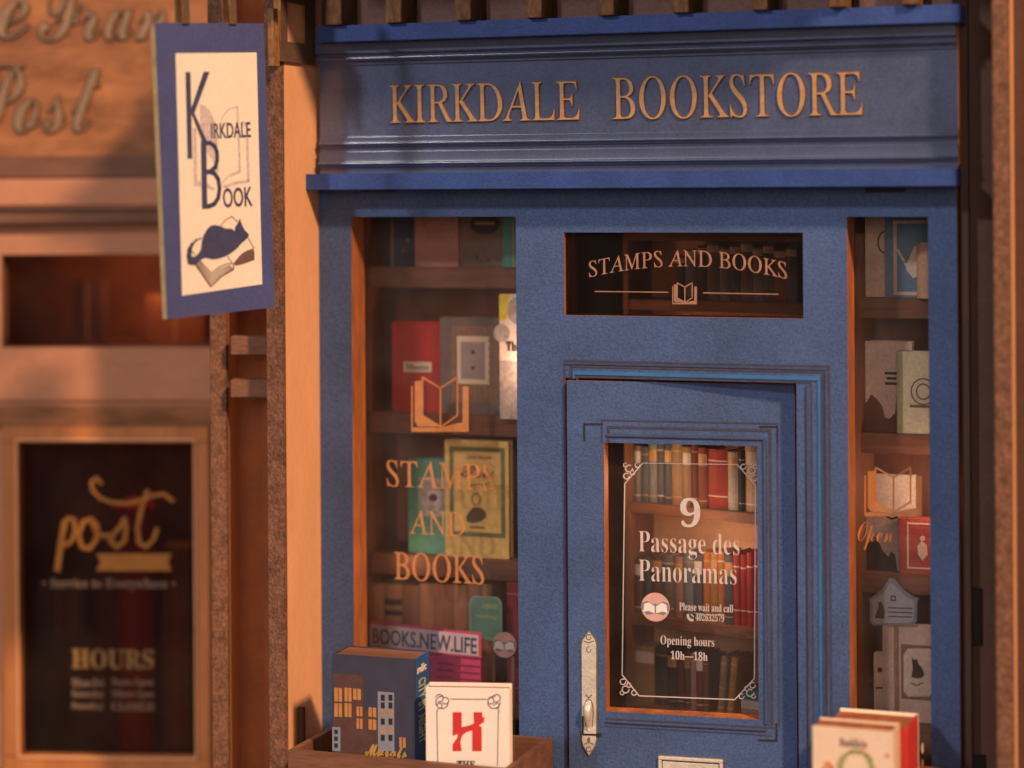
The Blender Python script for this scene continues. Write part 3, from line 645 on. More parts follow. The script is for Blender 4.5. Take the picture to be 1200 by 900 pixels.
# ================================================================== SHOP INTERIOR
room = thing('shop_room', 'dark brown lined room behind the bookshop windows', 'room', (X(750), 300, 0))
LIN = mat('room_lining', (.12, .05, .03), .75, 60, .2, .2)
RZ = Z(225)
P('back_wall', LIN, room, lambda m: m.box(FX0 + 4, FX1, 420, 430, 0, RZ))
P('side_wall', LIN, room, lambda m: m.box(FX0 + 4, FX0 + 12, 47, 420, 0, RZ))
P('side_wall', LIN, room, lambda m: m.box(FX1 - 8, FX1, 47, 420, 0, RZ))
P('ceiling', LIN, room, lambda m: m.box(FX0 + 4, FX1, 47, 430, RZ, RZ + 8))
CBACK = mat('case_back', (.27, .115, .075), .65, 50, .2, .2, fine=4, famt=.1, stretch=(1, 1, .2))
def bookcase(label, fr, xl, xr, b, depth, ztop, shelves, side=True, backmat=None, th=24, group='bookcases inside the bookshop', dz=0):
    """shelves: list of top-surface heights"""
    t = thing('bookcase', label, 'bookcase', fr.W((xl + xr) / 2, b + depth / 2, 0), group)
    P('back_panel', backmat or CBACK, t, lambda m: m.box(xl, xr, b + depth, b + depth + 6, 0, ztop), fr)
    for s0, s1 in ((xl - 8, xl), (xr, xr + 8)): P('side_panel', WOODV, t, lambda m: m.box(s0, s1, b, b + depth + 6, 0, ztop), fr, .8)
    for s_ in shelves: P('shelf', WOOD, t, lambda m: m.box(xl + .2, xr - .2, b + 1, b + depth - .3, s_ - th, s_), fr, .8)
    P('top_board', WOOD, t, lambda m: m.box(xl - 8, xr + 8, b, b + depth + 6, ztop, ztop + 10), fr); return t
# -- left window bookcase
bl = 78
zs = [Z(y, bl, 515) for y in (313, 485, 652)]; zl4 = Z(812, bl, 515)
BXL, BXR = X(430, bl), X(640, bl)
bookcase('brown bookcase with four shelves behind the left shop window', FAC, BXL, BXR, bl, 95, RZ - 20, zs + [zl4], th=26)
PINKB = col('dusty_pink', (.50, .25, .20)); MUD = col('mud_brown', (.20, .13, .09)); TEAL = col('teal', (.05, .26, .22)); NV = col('dark_navy', (.035, .045, .09))
GREEN = col('jade_green', (.10, .36, .26)); YEL = col('straw_yellow', (.88, .64, .22)); GRY = col('taupe', (.20, .16, .15)); OL = col('olive_ink', (.26, .24, .10), amt=.3, scale=4)
LIM = col('lime_yellow', (.62, .56, .04)); WHT = col('paper_white', (.70, .64, .58)); BRN = col('leather_brown', (.33, .145, .075), amt=.35, scale=40, stretch=(1, 1, .15))
BRN2 = col('leather_tan', (.42, .20, .10), amt=.35, scale=40, stretch=(1, 1, .15)); MAR = col('maroon', (.24, .03, .04)); MAG = col('magenta_box', (.36, .05, .12)); GREYS = col('grey_drawing', (.36, .34, .33), amt=.3, scale=8)
def strip(parent, fr, mt, nm, rect, b0, b1): return P(nm, mt, parent, lambda m: m.box(*fr.box(*rect, b0)[:2], b0, b1, *fr.box(*rect, b0)[2:]), fr)
bf = bl + 12
book_front((458, 240, 486, 309), bf + 8, 14, NV, 'dark navy book at left end of top shelf in left window', c0=zs[0], deco=lambda r, f, b, q: P('spine_star', GOLD, r, lambda m: (m.disc(q[1] - 10, q[3] - 45, 2.2, b - .4, b, 8), m.disc(q[1] - 16, q[3] - 58, 1.5, b - .4, b, 8), m.box(q[0] + 1, q[0] + 3, b - .4, b, q[2], q[3])), f))
def pinkd(r, f, b, q):
    P('cover_print', col('blush', (.62, .42, .34)), r, lambda m: (m.disc((q[0] + q[1]) / 2, q[3] - 16, 9, b - .5, b, 12), m.disc((q[0] + q[1]) / 2 - 10, q[3] - 11, 7, b - .55, b, 12), m.disc((q[0] + q[1]) / 2 + 10, q[3] - 11, 7, b - .6, b, 12)), f)
    P('cover_vine', OL, r, lambda m: (m.stroke([(q[0] + 9, q[3] - 14), (q[0] + 12, q[3] - 30), (q[0] + 18, q[3] - 44)], 2.2, b - .4, b), m.stroke([(q[1] - 9, q[3] - 14), (q[1] - 8, q[3] - 30)], 1.6, b - .4, b)), f)
book_front((486, 232, 537, 310), bf, 12, PINKB, 'dusty pink book with green vine on top shelf of left window', pinkd, c0=zs[0] + .2)
def mudd(r, f, b, q):
    cx = (q[0] + q[1]) / 2 + 2; P('cover_emblem', BLACK, r, lambda m: m.disc(cx, q[3] - 40, 20, b - .4, b, 20, ry=13), f); P('cover_title', GOLD, r, lambda m: m.box(cx - 13, cx + 13, b - .8, b - .42, q[3] - 41, q[3] - 37), f)
    P('cover_wave', GRY, r, lambda m: m.stroke([(q[0] + 4, q[2] + 8), (q[0] + 20, q[2] + 13), (q[0] + 36, q[2] + 9), (q[1] - 3, q[2] + 3)], 5, b - .3, b), f)
book_front((541, 225, 592, 311), bf - 2, 14, MUD, 'brown book with dark oval emblem on top shelf of left window', mudd, c0=zs[0] + .2)
book_front((589, 220, 625, 316), bf - 14, 10, TEAL, 'teal book at right end of top shelf in left window', c0=zs[0] + .2, deco=lambda r, f, b, q: P('cover_line', GOLD, r, lambda m: m.box(q[0] + 13, q[0] + 14.5, b - .4, b, q[2], q[3]), f))
def redd(r, f, b, q):
    A = f.box(473, 424, 506, 436, b)
    P('title_plaque', CREAM, r, lambda m: m.box(A[0], A[1], b - 1, b, A[2], A[3]), f, .4)
    P('plaque_title', SEPIA, r, lambda m: m.text('Moons', A[0] + 4, A[1] - 4, A[2] + 3, A[3] - 3, b - 1.3, b - 1, 'bold'), f)
book_front((459.5, 377, 516, 480), bf, 16, RED, 'bright red book with cream title plaque in left window', redd, c0=zs[1] + .2)
def patd(r, f, b, q):
    A = f.box(529, 382, 584, 472, b)
    def lat(m):
        nx, nz = 9, 15
        for i in range(nx):
            for j in range(nz):
                cx = A[0] + (A[1] - A[0]) * (i + .5) / nx; cz = A[2] + (A[3] - A[2]) * (j + .5) / nz; rr = 2.6
                m.ring(cx - rr, cx + rr, cz - rr, cz + rr, 1.3, b - .35, b)
    P('gilt_pattern', GOLD, r, lat, f)
    B = f.box(536, 394, 574, 450, b); ln = []
    P('label_card', CREAM, r, lambda m: m.prism([(B[0], B[2]), (B[1], B[2])] + [(B[1] - (i % 2) * 1.6, B[2] + (B[3] - B[2]) * i / 12) for i in range(1, 12)] + [(B[1], B[3]), (B[0], B[3])], b - 1.2, b - .4), f)
    P('label_centre', col('label_grey', (.38, .33, .33)), r, lambda m: m.box(B[0] + 5, B[1] - 6, b - 1.5, b - 1.2, B[2] + 6, B[3] - 7), f)
    cx = (B[0] + B[1]) / 2; cz = (B[2] + B[3]) / 2
    P('label_mark', NAVY, r, lambda m: (m.prism([(cx - 3.5, cz + 8), (cx + 3.5, cz + 8), (cx, cz + 14)], b - 1.8, b - 1.5), m.prism([(cx - 3.5, cz - 8), (cx, cz - 13), (cx + 3.5, cz - 8)], b - 1.8, b - 1.5)), f)
book_front((516, 372, 588, 482), bf - 3, 15, GRY, 'taupe book with gilt lattice and white scalloped label', patd, c0=zs[1] + .2)
def comd(r, f, b, q):
    P('yellow_band', LIM, r, lambda m: m.prism([(q[0], q[3] - 32), (q[0] + 9, q[3] - 32), (q[0] + 14, q[3]), (q[0], q[3])], b - .4, b), f)
    P('cover_drawing', GREYS, r, lambda m: (m.disc(q[0] + 3, q[3] - 48, 11, b - .3, b, 20), m.prism([(q[0], q[2]), (q[1], q[2]), (q[1], q[2] + 66), (q[0] + 16, q[2] + 72), (q[0], q[2] + 72)], b - .3, b), m.disc(q[0] + 28, q[3] - 20, 18, b - .3, b, 20)), f)
    P('cover_title', BLACK, r, lambda m: m.text('The', q[0] + 9, q[0] + 27, q[3] - 70, q[3] - 58, b - .7, b - .3, 'bold', .01), f)
book_front((585.5, 345, 630, 490), bl - 10, 8, WHT, 'white comic book with yellow top corner in left window', comd, c0=zs[1] - 2.5)
def jaded(r, f, b, q):
    A = f.box(490.5, 560, 522, 605, b); cx, cz = f.at(508, 583, b)
    P('cover_panel', col('mint_pattern', (.42, .44, .38), amt=.35, scale=3), r, lambda m: m.box(A[0], A[1], b - .4, b, A[2], A[3]), f)
    P('cover_roundel', col('pink_white', (.66, .52, .50)), r, lambda m: m.disc(cx, cz, 10, b - .8, b - .4, 20), f); P('roundel_emblem', NAVY, r, lambda m: m.disc(cx, cz, 6, b - 1.1, b - .8, 8, ry=5), f)
book_front((478.5, 538, 527, 637), bf, 14, GREEN, 'jade green book with pale roundel in left window', jaded, c0=zs[2] + .2)
def yeld(r, f, b, q):
    a0, a1, c0, c1 = f.box(527, 524, 592, 629, b)
    P('green_border', col('sage_border', (.20, .22, .09)), r, lambda m: m.ring(a0, a1, c0, c1, 5.5, b - .4, b), f)
    P('cover_title', mat('russet_ink', (.30, .09, .04), .6, 8, .2, .1), r, lambda m: (m.text('Bees', *f.box(540, 545, 580, 560, b)[:2], *f.box(540, 545, 580, 560, b)[2:], b - .5, b, 'script', .01), m.text('LEAH BRAND', *f.box(546, 534, 576, 538, b)[:2], *f.box(546, 534, 576, 538, b)[2:], b - .5, b, 'bold'),
        m.stroke(f.pts([(552, 569), (560, 567), (568, 569), (573, 565)], b), 1.0, b - .5, b)), f)
    def fig(m):
        m.stroke(f.pts([(558 + 5 * math.cos(t), 585 + 7 * math.sin(t)) for t in [i * .6 for i in range(12)]], b), 1.0, b - .5, b)
        m.prism(f.pts([(546, 606), (551, 598), (556, 594), (563, 595), (569, 599), (570, 606), (564, 611), (554, 613), (547, 611)], b), b - .45, b)
        m.box(*f.box(551, 617, 568, 619, b)[:2], b - .45, b, *f.box(551, 617, 568, 619, b)[2:])
    P('cover_figure', mat('ink_brown', (.12, .085, .05), .6, 8, .2, .1), r, fig, f)
book_front((521.5, 516.5, 596, 640), bf - 6, 16, YEL, 'straw yellow book with green border and sketched figure', yeld, c0=zs[2] + .2)
# old leather books on the lowest visible shelf
x = 430
for i, wd in enumerate((20, 21, 20, 18, 22, 16, 17, 12)):
    spine_book(FAC, x, x + wd, 684 + (i % 3), zl4, bl + 8, 60, (BRN, BRN2)[i % 2], ['brown leather book leftmost', 'tan leather book banded in black second from left', 'brown leather book third from left', 'tan leather book fourth from left', 'brown leather book fifth from left', 'tan leather book sixth from left', 'brown leather book seventh from left', 'narrow tan leather book rightmost'][i] + ' on lowest shelf of left window',
        (BLACK, ((.80, .86), (.70, .75))) if i == 1 else (GOLD, ((.95, .955), (.30, .31))), 'old leather books in the left window')
    x += wd
spine_book(FAC, 593, 612, 683, zl4, bl - 6, 60, MAR, 'maroon book at far right of lowest shelf in left window', (GOLD, ((.9, .91), (.1, .11))))
# window display board and signs on sticks
DB = Fr(FAC.W(X(431, 50), 50, 0), -5.0)
dis = thing('window_display', 'magenta card display box headed BOOKS.NEW.LIFE in left window', 'display', DB.W(60, 8, zl4))
q4 = DB.pts([(431.5, 728), (563.5, 742), (563.5, 771.5), (431.5, 759)], 0)
P('heading_card', MAG, dis, lambda m: m.prism(q4, 0, 3), DB)
P('heading_face', mat('heading_grey', (.40, .32, .33), .6, 20, .1, .1), dis, lambda m: m.prism(DB.pts([(433.8, 731), (561, 744.5), (561, 769), (433.8, 756.5)], 0), -.5, 0), DB)
def hdg(m):
    V, F = glyphs('BOOKS.NEW.LIFE', 'plain', .012); n = len(m.v); xs = [p[0] for p in V]; ys = [p[1] for p in V]; X0, X1, Y0, Y1 = min(xs), max(xs), min(ys), max(ys)
    p00, p10, p01 = [DB.at(*k, 0) for k in ((437, 754), (559, 766.5), (437, 735.5))]
    for x_, y_, z_ in V:
        u, v = (x_ - X0) / (X1 - X0), (y_ - Y0) / (Y1 - Y0)
        m.v.append(DB.W(p00[0] + (p10[0] - p00[0]) * u + (p01[0] - p00[0]) * v, -1.0 if z_ > 0 else -.5, p00[1] + (p10[1] - p00[1]) * u + (p01[1] - p00[1]) * v))
    for f in F: m.f.append(tuple(n + i for i in f)); m.m.append(0)
P('heading_lettering', NAVY, dis, hdg, DB)
P('card_box', MAG, dis, lambda m: (lambda q: m.box(q[0], q[1], 2, 20, Z(1000), q[3]))(DB.box(440, 766, 563, 830, 3)), DB)
P('box_ribs', mat('magenta_dark', (.22, .02, .07), .6, 8, .2, .2), dis, lambda m: [m.box(*DB.box(512, y, 563, y + 1.6, 2)[:2], 1.2, 2, *DB.box(512, y, 563, y + 1.6, 2)[2:]) for y in (778, 786, 794, 802)], DB)
def stick_sign(label, cx, base, fn, mt, b, stick_x, ytop):
    t = thing('shop_placard', label, 'placard', FAC.W(*(lambda a: (a[0], b + 3, Z(1000)))(FAC.at(stick_x, 800, b))))
    P('board', mt, t, fn); P('stick', mat('stick_wood', (.30, .17, .10), .6, 10, .2, .2), t, lambda m: m.box(X(stick_x, b, 760) - 2, X(stick_x, b, 760) + 2, b + 2.2, b + 5, Z(1000), Z(ytop, b, stick_x)), bevel=.4)
    return t
def rrect(q, r, n=5):
    a0, a1, c0, c1 = q; P_ = []
    for cx, cz, s0 in ((a1 - r, c1 - r, 0), (a0 + r, c1 - r, 90), (a0 + r, c0 + r, 180), (a1 - r, c0 + r, 270)):
        P_ += [(cx + r * math.cos(R(s0 + 90 * i / n)), cz + r * math.sin(R(s0 + 90 * i / n))) for i in range(n + 1)]
    return P_
gb = 56
GRN = col('placard_green', (.13, .33, .25)); GRN2 = col('placard_rim', (.24, .42, .33))
t = stick_sign('green rounded placard with pale writing on a stick in left window', 569, 0, lambda m: m.prism(rrect(FAC.box(550, 699, 588, 751, gb), 9), gb, gb + 2), GRN2, gb, 577, 748)
P('board_face', GRN, t, lambda m: m.prism(rrect(FAC.box(552, 701, 586, 747, gb), 8), gb - .5, gb))
P('board_writing', col('pale_lime', (.45, .52, .22)), t, lambda m: (m.text('open', *FAC.box(566, 708, 583, 715, gb)[:2], *FAC.box(566, 708, 583, 715, gb)[2:], gb - .9, gb - .5, 'bold'), m.text('reading', *FAC.box(558, 719, 582, 726, gb)[:2], *FAC.box(558, 719, 582, 726, gb)[2:], gb - .9, gb - .5, 'bold')))
t = stick_sign('small round open-book placard on a stick in left window', 592, 0, lambda m: badge(m, FAC, 591, 756, 15.5, 49, 51), BADGE, 49, 600, 770)

# -- right window bookcase and its display
br_ = 74
zr = [Z(y, br_, 1050) for y in (349, 508, 672)]; zr4 = Z(848, br_, 1050)
bookcase('dark bookcase behind the narrow right shop window', FAC, X(1003, br_), X(1113, br_), br_, 90, RZ - 20, zr + [zr4], th=24)
rb = br_ + 10
CR2 = col('aged_cream', (.68, .53, .40)); SKY = col('map_blue', (.10, .24, .42)); SAGE = col('sage_cream', (.62, .60, .42)); BLS = col('blush_white', (.76, .62, .56)); DBR = col('roof_brown', (.16, .05, .035))
book_front((1014, 240, 1037, 347), rb + 4, 20, CR2, 'aged cream book behind the blue book in right window', c0=zr[0] + .2, deco=lambda r, f, b, q: P('cover_emblem', SEPIA, r, lambda m: m.stroke([(q[1] + 1 + 9 * math.cos(t_), (q[2] + q[3]) / 2 + 10 + 13 * math.sin(t_)) for t_ in [1.7 + i * .4 for i in range(8)]], 2, b - .4, b), f))
def blued(r, f, b, q):
    a0, a1, c0, c1 = f.box(1047, 258, 1096, 346, b)
    P('cover_border', CR2, r, lambda m: m.ring(a0, a1, c0, c1, 4, b - .5, b), f)
    P('cover_figure', WHT, r, lambda m: (m.stroke(f.pts([(1052, 293), (1060, 307), (1068, 320)], b), 3, b - .5, b), m.prism(f.pts([(1064, 305), (1072, 288), (1080, 290), (1080, 322), (1070, 326), (1062, 316)], b), b - .55, b)), f)
book_front((1037, 244, 1100, 351), rb - 3, 16, SKY, 'blue book with cream border in right window', blued, c0=zr[0] + .2)
t = thing('card_tube', 'short cream card tube standing before the blue book', 'tube', FAC.W(X(1086, 60), 68, zr[0] + .2))
P('tube_wall', col('tube_cream', (.66, .44, .28)), t, lambda m: cyl(m, X(1086, 60), 76, 13, 13, zr[0] + .2, Z(286, 68, 1085)), smooth=False)
P('tube_cap', CR2, t, lambda m: cyl(m, X(1086, 60), 76, 10, 10, Z(286, 68, 1085), Z(286, 68, 1085) + 1.5))
def nd(r, f, b, q):
    P('skyline_print', DBR, r, lambda m: (m.prism(f.pts([(1011, 507), (1011, 474), (1015, 472), (1021, 462), (1028, 468), (1034, 476), (1037, 489), (1042, 491), (1049, 484), (1052, 452), (1056, 470), (1060, 507)], b), b - .4, b),), f)
    A = f.box(1034, 431, 1056, 455, b); P('cover_label', col('label_white', (.72, .62, .52)), r, lambda m: m.prism(rrect(A, 3), b - .5, b), f)
    P('cover_title', BLACK, r, lambda m: [m.box(A[0] + 3 + 2 * (k % 2), A[1] - 3, b - .8, b - .5, A[2] + 4 + 6 * k, A[2] + 7 + 6 * k) for k in range(3)], f)
book_front((1011, 400, 1069, 508), rb + 4, 16, BLS, 'blush white book with brown city skyline in right window', nd, c0=zr[1] + .2)
def sd(r, f, b, q):
    cx, cz = f.at(1082, 459, b)
    P('cover_emblem', SEPIA, r, lambda m: (m.stroke([(cx + 14 * math.cos(t_), cz + 15 * math.sin(t_)) for t_ in [i * .4 for i in range(17)]], 1.6, b - .4, b), m.stroke([(cx + 8 * math.cos(t_), cz + 9 * math.sin(t_)) for t_ in [i * .5 for i in range(13)]], 1.6, b - .4, b), m.stroke([(cx - 15, cz - 17), (cx + 12, cz - 17)], 3, b - .4, b)), f)
    P('spine_edge', col('sage_dark', (.33, .35, .20)), r, lambda m: m.box(q[0], q[0] + 7, b - .5, b, q[2], q[3]), f)
book_front((1051, 412, 1100, 508), rb - 8, 14, SAGE, 'sage cream book with round emblem in right window', sd, c0=zr[1] + .2)
book_front((1018, 556, 1073, 600), rb + 22, 8, WHT, 'pale blank book standing behind the orange open-book emblem', None, c0=zr[2] + .2)
def pos(r, f, b, q):
    P('poster_print', BLACK, r, lambda m: (m.prism(f.pts([(1012, 672), (1012, 640), (1018, 636), (1024, 628), (1030, 634), (1034, 645), (1041, 652), (1044, 646), (1049, 650), (1052, 672)], b), b - .4, b), m.stroke(f.pts([(1037, 604), (1045, 608), (1052, 606)], b), 2, b - .4, b)), f)
book_front((1013, 602, 1056, 673), rb + 4, 10, col('grey_white', (.46, .39, .36)), 'grey book with black silhouette beside red book in right window', pos, c0=zr[2] + .2)
def rd2(r, f, b, q):
    a0, a1, c0, c1 = f.box(1063, 613, 1100, 667, b)
    P('cover_border', CR2, r, lambda m: m.ring(a0, a1, c0, c1, 1.8, b - .4, b), f); P('cover_figure', CR2, r, lambda m: (m.prism(f.pts([(1075, 640), (1080, 634), (1086, 638), (1087, 650), (1081, 657), (1076, 650)], b), b - .45, b), m.disc(*f.at(1081, 631, b), 3, b - .45, b, 10)), f)
book_front((1054, 608, 1100, 674), rb - 6, 16, col('brick_red', (.40, .07, .06)), 'brick red book with cream bordered cover in right window', rd2, c0=zr[2] + .2)
HS = 52
hq = [(1018, 702), (1025, 698), (1034, 690), (1042, 678), (1046, 677.5), (1050, 681), (1058, 691), (1067, 698), (1076.5, 702), (1075, 706), (1074, 729), (1070, 732), (1023, 733), (1019.5, 729), (1019.5, 706)]
t = thing('house_placard', 'slate blue house-shaped placard with black cat in right window', 'placard', FAC.W(X(1047, HS), HS, Z(1000)))
P('board', col('slate_blue', (.20, .23, .30)), t, lambda m: m.prism(FAC.pts(hq, HS), HS, HS + 2.5))
P('board_face', col('placard_grey', (.36, .38, .42)), t, lambda m: m.prism(FAC.pts([((x - 1047) * .88 + 1047, (y - 708) * .84 + 709.5) for x, y in hq], HS), HS - .5, HS))
P('cat_figure', BLACK, t, lambda m: (m.prism(FAC.pts([(1025, 724), (1028, 716), (1030, 711), (1029, 706), (1033, 705), (1035, 709), (1037, 716), (1036, 725)], HS), HS - .9, HS - .5), m.ring(*FAC.box(1044, 698, 1050, 704, HS), 1.2, HS - .9, HS - .5)))
P('board_writing', NAVY, t, lambda m: [m.stroke(FAC.pts([(1041, y), (1069, y + 1)], HS), 1.4, HS - .9, HS - .5) for y in (712, 717, 722)])
P('stick', MT['stick_wood'], t, lambda m: m.box(X(1047, HS) - 2, X(1047, HS) + 2, HS + 2.6, HS + 6, Z(1000), Z(725, HS, 1047)))
MB_ = 57
t = thing('cat_card', 'large pinkish card with framed sitting cat in right window', 'card', FAC.W(X(1065, MB_), MB_, Z(1000)))
P('card_board', col('card_pink', (.54, .42, .37)), t, lambda m: m.prism(rrect(FAC.box(1034.5, 731, 1100, 846, MB_), 5), MB_, MB_ + 3))
P('card_foot', WOOD, t, lambda m: m.box(X(1050, MB_), X(1090, MB_), MB_ + 3, MB_ + 12, Z(1000), Z(840, MB_, 1065)))
P('frame_mount', col('mount_brown', (.20, .12, .11)), t, lambda m: m.box(*FAC.box(1056, 756, 1096, 820, MB_)[:2], MB_ - .5, MB_, *FAC.box(1056, 756, 1096, 820, MB_)[2:]))
P('frame_card', col('mount_cream', (.58, .50, .42)), t, lambda m: m.prism(FAC.pts([(1064, 760), (1090, 760), (1093, 766), (1093, 811), (1089, 816), (1064, 816), (1059, 810), (1059, 767)], MB_), MB_ - .9, MB_ - .5))
P('cat_figure', BLACK, t, lambda m: (m.prism(FAC.pts([(1068, 793), (1070, 784), (1069, 776), (1069, 770), (1071.5, 773), (1075, 772), (1076, 777), (1081, 783), (1083.5, 790), (1081, 794), (1074, 795)], MB_), MB_ - 1.2, MB_ - .9), m.stroke(FAC.pts([(1068, 800), (1074, 803), (1082, 800)], MB_), 1.2, MB_ - 1.2, MB_ - .9)))
t = thing('tag_card', 'narrow white tag card behind the large cat card', 'card', FAC.W(X(1030, 64), 64, zr4))
P('card_face', col('mount_cream', 0), t, lambda m: m.prism(rrect((*FAC.box(1024, 764, 1050, 820, 62)[:2], zr4, FAC.box(1024, 764, 1050, 820, 62)[3]), 4), 62, 64))
P('card_print', BLACK, t, lambda m: (m.disc(*FAC.at(1031, 785, 62), 3, 61.5, 62, 8), m.stroke(FAC.pts([(1027, 806), (1034, 806)], 62), 2, 61.5, 62)))

# -- bookcase behind the door and the transom
BC = Fr((X(740, 130), 130, 0), -15.5)
bz = lambda y, x, b=0: BC.at(x, y, b)[1]
ba = lambda x, b=0: BC.at(x, 600, b)[0]
s1, s2, s3, s0 = bz(589, 745), bz(720, 745), bz(833, 800), bz(352, 800)
TAN = mat('case_back_tan', (.62, .36, .22), .65, 50, .15, .2, fine=4, famt=.08)
bookcase('tall orange-brown bookcase of spines behind the shop door', BC, ba(738), ba(990), 0, 56, RZ - 60, [s0, s1, s2, s3], th=13, backmat=TAN)
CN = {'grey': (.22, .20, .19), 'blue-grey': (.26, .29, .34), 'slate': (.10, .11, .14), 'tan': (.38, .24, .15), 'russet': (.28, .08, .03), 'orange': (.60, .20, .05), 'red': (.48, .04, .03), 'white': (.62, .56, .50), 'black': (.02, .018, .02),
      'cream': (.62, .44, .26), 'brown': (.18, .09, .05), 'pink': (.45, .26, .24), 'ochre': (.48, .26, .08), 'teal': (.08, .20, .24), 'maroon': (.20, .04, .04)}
rows = [(s1, 'upper shelf', [(742, 8, 'grey', 522), (750, 9, 'slate', 524), (759, 10, 'blue-grey', 520), (769, 8, 'slate', 518), (777, 9, 'slate', 521), (786, 13, 'tan', 519), (799, 10, 'tan', 524), (809, 8, 'maroon', 520), (817, 11, 'russet', 525), (828, 24, 'red', 527), (852, 12, 'white', 530), (864, 8, 'black', 530), (872, 18, 'cream', 522), (890, 16, 'tan', 520), (906, 14, 'slate', 524)]),
        (s2, 'middle shelf', [(742, 10, 'brown', 655), (752, 10, 'slate', 652), (762, 13, 'brown', 650), (775, 14, 'grey', 651), (789, 10, 'pink', 653), (799, 13, 'blue-grey', 649), (812, 10, 'slate', 650), (822, 9, 'orange', 647), (831, 9, 'ochre', 648), (840, 8, 'orange', 647), (848, 10, 'slate', 651), (858, 8, 'red', 648), (866, 8, 'red', 650), (874, 8, 'red', 648), (882, 8, 'red', 647), (890, 15, 'tan', 650), (905, 16, 'teal', 652)]),
        (s3, 'lower shelf', [(742, 24, 'ochre', 757), (767, 14, 'black', 759), (781, 11, 'black', 762), (792, 8, 'maroon', 764), (800, 8, 'brown', 763), (808, 7, 'pink', 766), (815, 8, 'maroon', 766), (823, 7, 'brown', 770)])]
ordn = ['first', 'second', 'third', 'fourth', 'fifth', 'sixth', 'seventh', 'eighth', 'ninth', 'tenth', 'eleventh', 'twelfth', 'thirteenth', 'fourteenth', 'fifteenth', 'sixteenth', 'seventeenth', 'eighteenth']
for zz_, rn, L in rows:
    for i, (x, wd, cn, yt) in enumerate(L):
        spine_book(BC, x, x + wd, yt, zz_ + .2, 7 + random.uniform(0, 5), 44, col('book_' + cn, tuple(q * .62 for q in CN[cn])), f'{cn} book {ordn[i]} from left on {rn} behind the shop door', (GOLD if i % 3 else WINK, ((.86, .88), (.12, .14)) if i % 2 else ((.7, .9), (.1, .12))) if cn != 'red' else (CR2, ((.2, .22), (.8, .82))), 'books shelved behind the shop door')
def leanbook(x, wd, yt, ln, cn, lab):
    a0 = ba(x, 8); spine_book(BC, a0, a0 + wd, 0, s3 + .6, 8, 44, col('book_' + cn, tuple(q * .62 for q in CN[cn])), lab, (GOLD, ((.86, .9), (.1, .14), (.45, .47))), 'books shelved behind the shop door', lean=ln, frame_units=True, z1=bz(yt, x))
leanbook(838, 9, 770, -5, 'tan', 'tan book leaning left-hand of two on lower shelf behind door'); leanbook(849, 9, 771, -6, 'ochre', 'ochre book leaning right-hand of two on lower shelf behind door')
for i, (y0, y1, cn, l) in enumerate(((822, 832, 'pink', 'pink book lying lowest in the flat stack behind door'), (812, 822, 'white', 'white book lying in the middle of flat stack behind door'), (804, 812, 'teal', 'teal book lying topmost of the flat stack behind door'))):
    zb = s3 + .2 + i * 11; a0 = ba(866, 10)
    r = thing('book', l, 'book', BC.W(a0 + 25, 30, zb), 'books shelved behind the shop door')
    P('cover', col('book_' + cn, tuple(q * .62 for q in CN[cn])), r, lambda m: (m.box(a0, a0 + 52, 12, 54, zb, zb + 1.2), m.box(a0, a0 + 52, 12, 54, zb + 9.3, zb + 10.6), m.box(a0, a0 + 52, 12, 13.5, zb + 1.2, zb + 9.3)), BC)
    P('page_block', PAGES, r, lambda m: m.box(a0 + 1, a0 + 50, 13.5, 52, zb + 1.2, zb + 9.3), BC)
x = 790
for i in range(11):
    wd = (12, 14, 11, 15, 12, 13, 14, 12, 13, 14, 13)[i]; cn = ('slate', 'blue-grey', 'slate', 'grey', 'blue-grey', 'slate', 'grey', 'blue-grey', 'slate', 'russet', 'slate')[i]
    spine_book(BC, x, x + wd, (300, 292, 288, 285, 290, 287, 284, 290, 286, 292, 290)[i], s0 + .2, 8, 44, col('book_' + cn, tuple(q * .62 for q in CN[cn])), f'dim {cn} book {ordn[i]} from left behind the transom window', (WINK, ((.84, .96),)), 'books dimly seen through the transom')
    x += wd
point('shop_lamp', (X(760, 80), 70, Z(560, 80)), .002, (1, .6, .3))
point('door_case_fill', BC.W(ba(830) + 10, -30, bz(628, 800)), .0026, (1, .60, .36), .004)  # added light in front of the case so its tan back looks lit
point('left_window_fill', (X(628, 60), 56, Z(430, 60)), .0062, (1, .58, .36), .002)  # unseen point light added to brighten the left window shelves
point('right_window_fill', (X(1108, 60), 58, Z(560, 60)), .003, (1, .58, .36), .002)  # added fill without a visible source, lifts the right window interior
point('left_lower_fill', (X(470, 48), 62, Z(676, 48)), .0005, (1, .58, .36), .002)  # weak extra light added to lift the lower left shelf

# ================================================================== CRATES AND BOOKS OUT FRONT
def crate(label, x0, x1, yfl, bfr, bbk, group, z0=0):
    a0, a1 = FAC.at(x0, yfl, bfr)[0], FAC.at(x1, yfl + 18, bfr)[0]; zt = FAC.at(x0, yfl, bfr)[1]
    t = thing('wooden_crate', label, 'crate', FAC.W((a0 + a1) / 2, (bfr + bbk) / 2, 0), group); w_ = 9
    P('front_board', WOOD, t, lambda m: m.box(a0, a1, bfr, bfr + w_, z0, zt), bevel=.7); P('back_board', WOOD, t, lambda m: m.box(a0, a1, bbk - w_, bbk, z0, zt), bevel=.7)
    for s_ in (a0, a1 - w_): P('side_board', WOOD, t, lambda m: m.box(s_, s_ + w_, bfr + w_ + .2, bbk - w_ - .2, z0, zt), bevel=.7)
    P('bottom_board', WOOD, t, lambda m: m.box(a0 + w_, a1 - w_, bfr + w_, bbk - w_, z0 + 40, z0 + 48)); return zt, a0, a1, z0 + 48
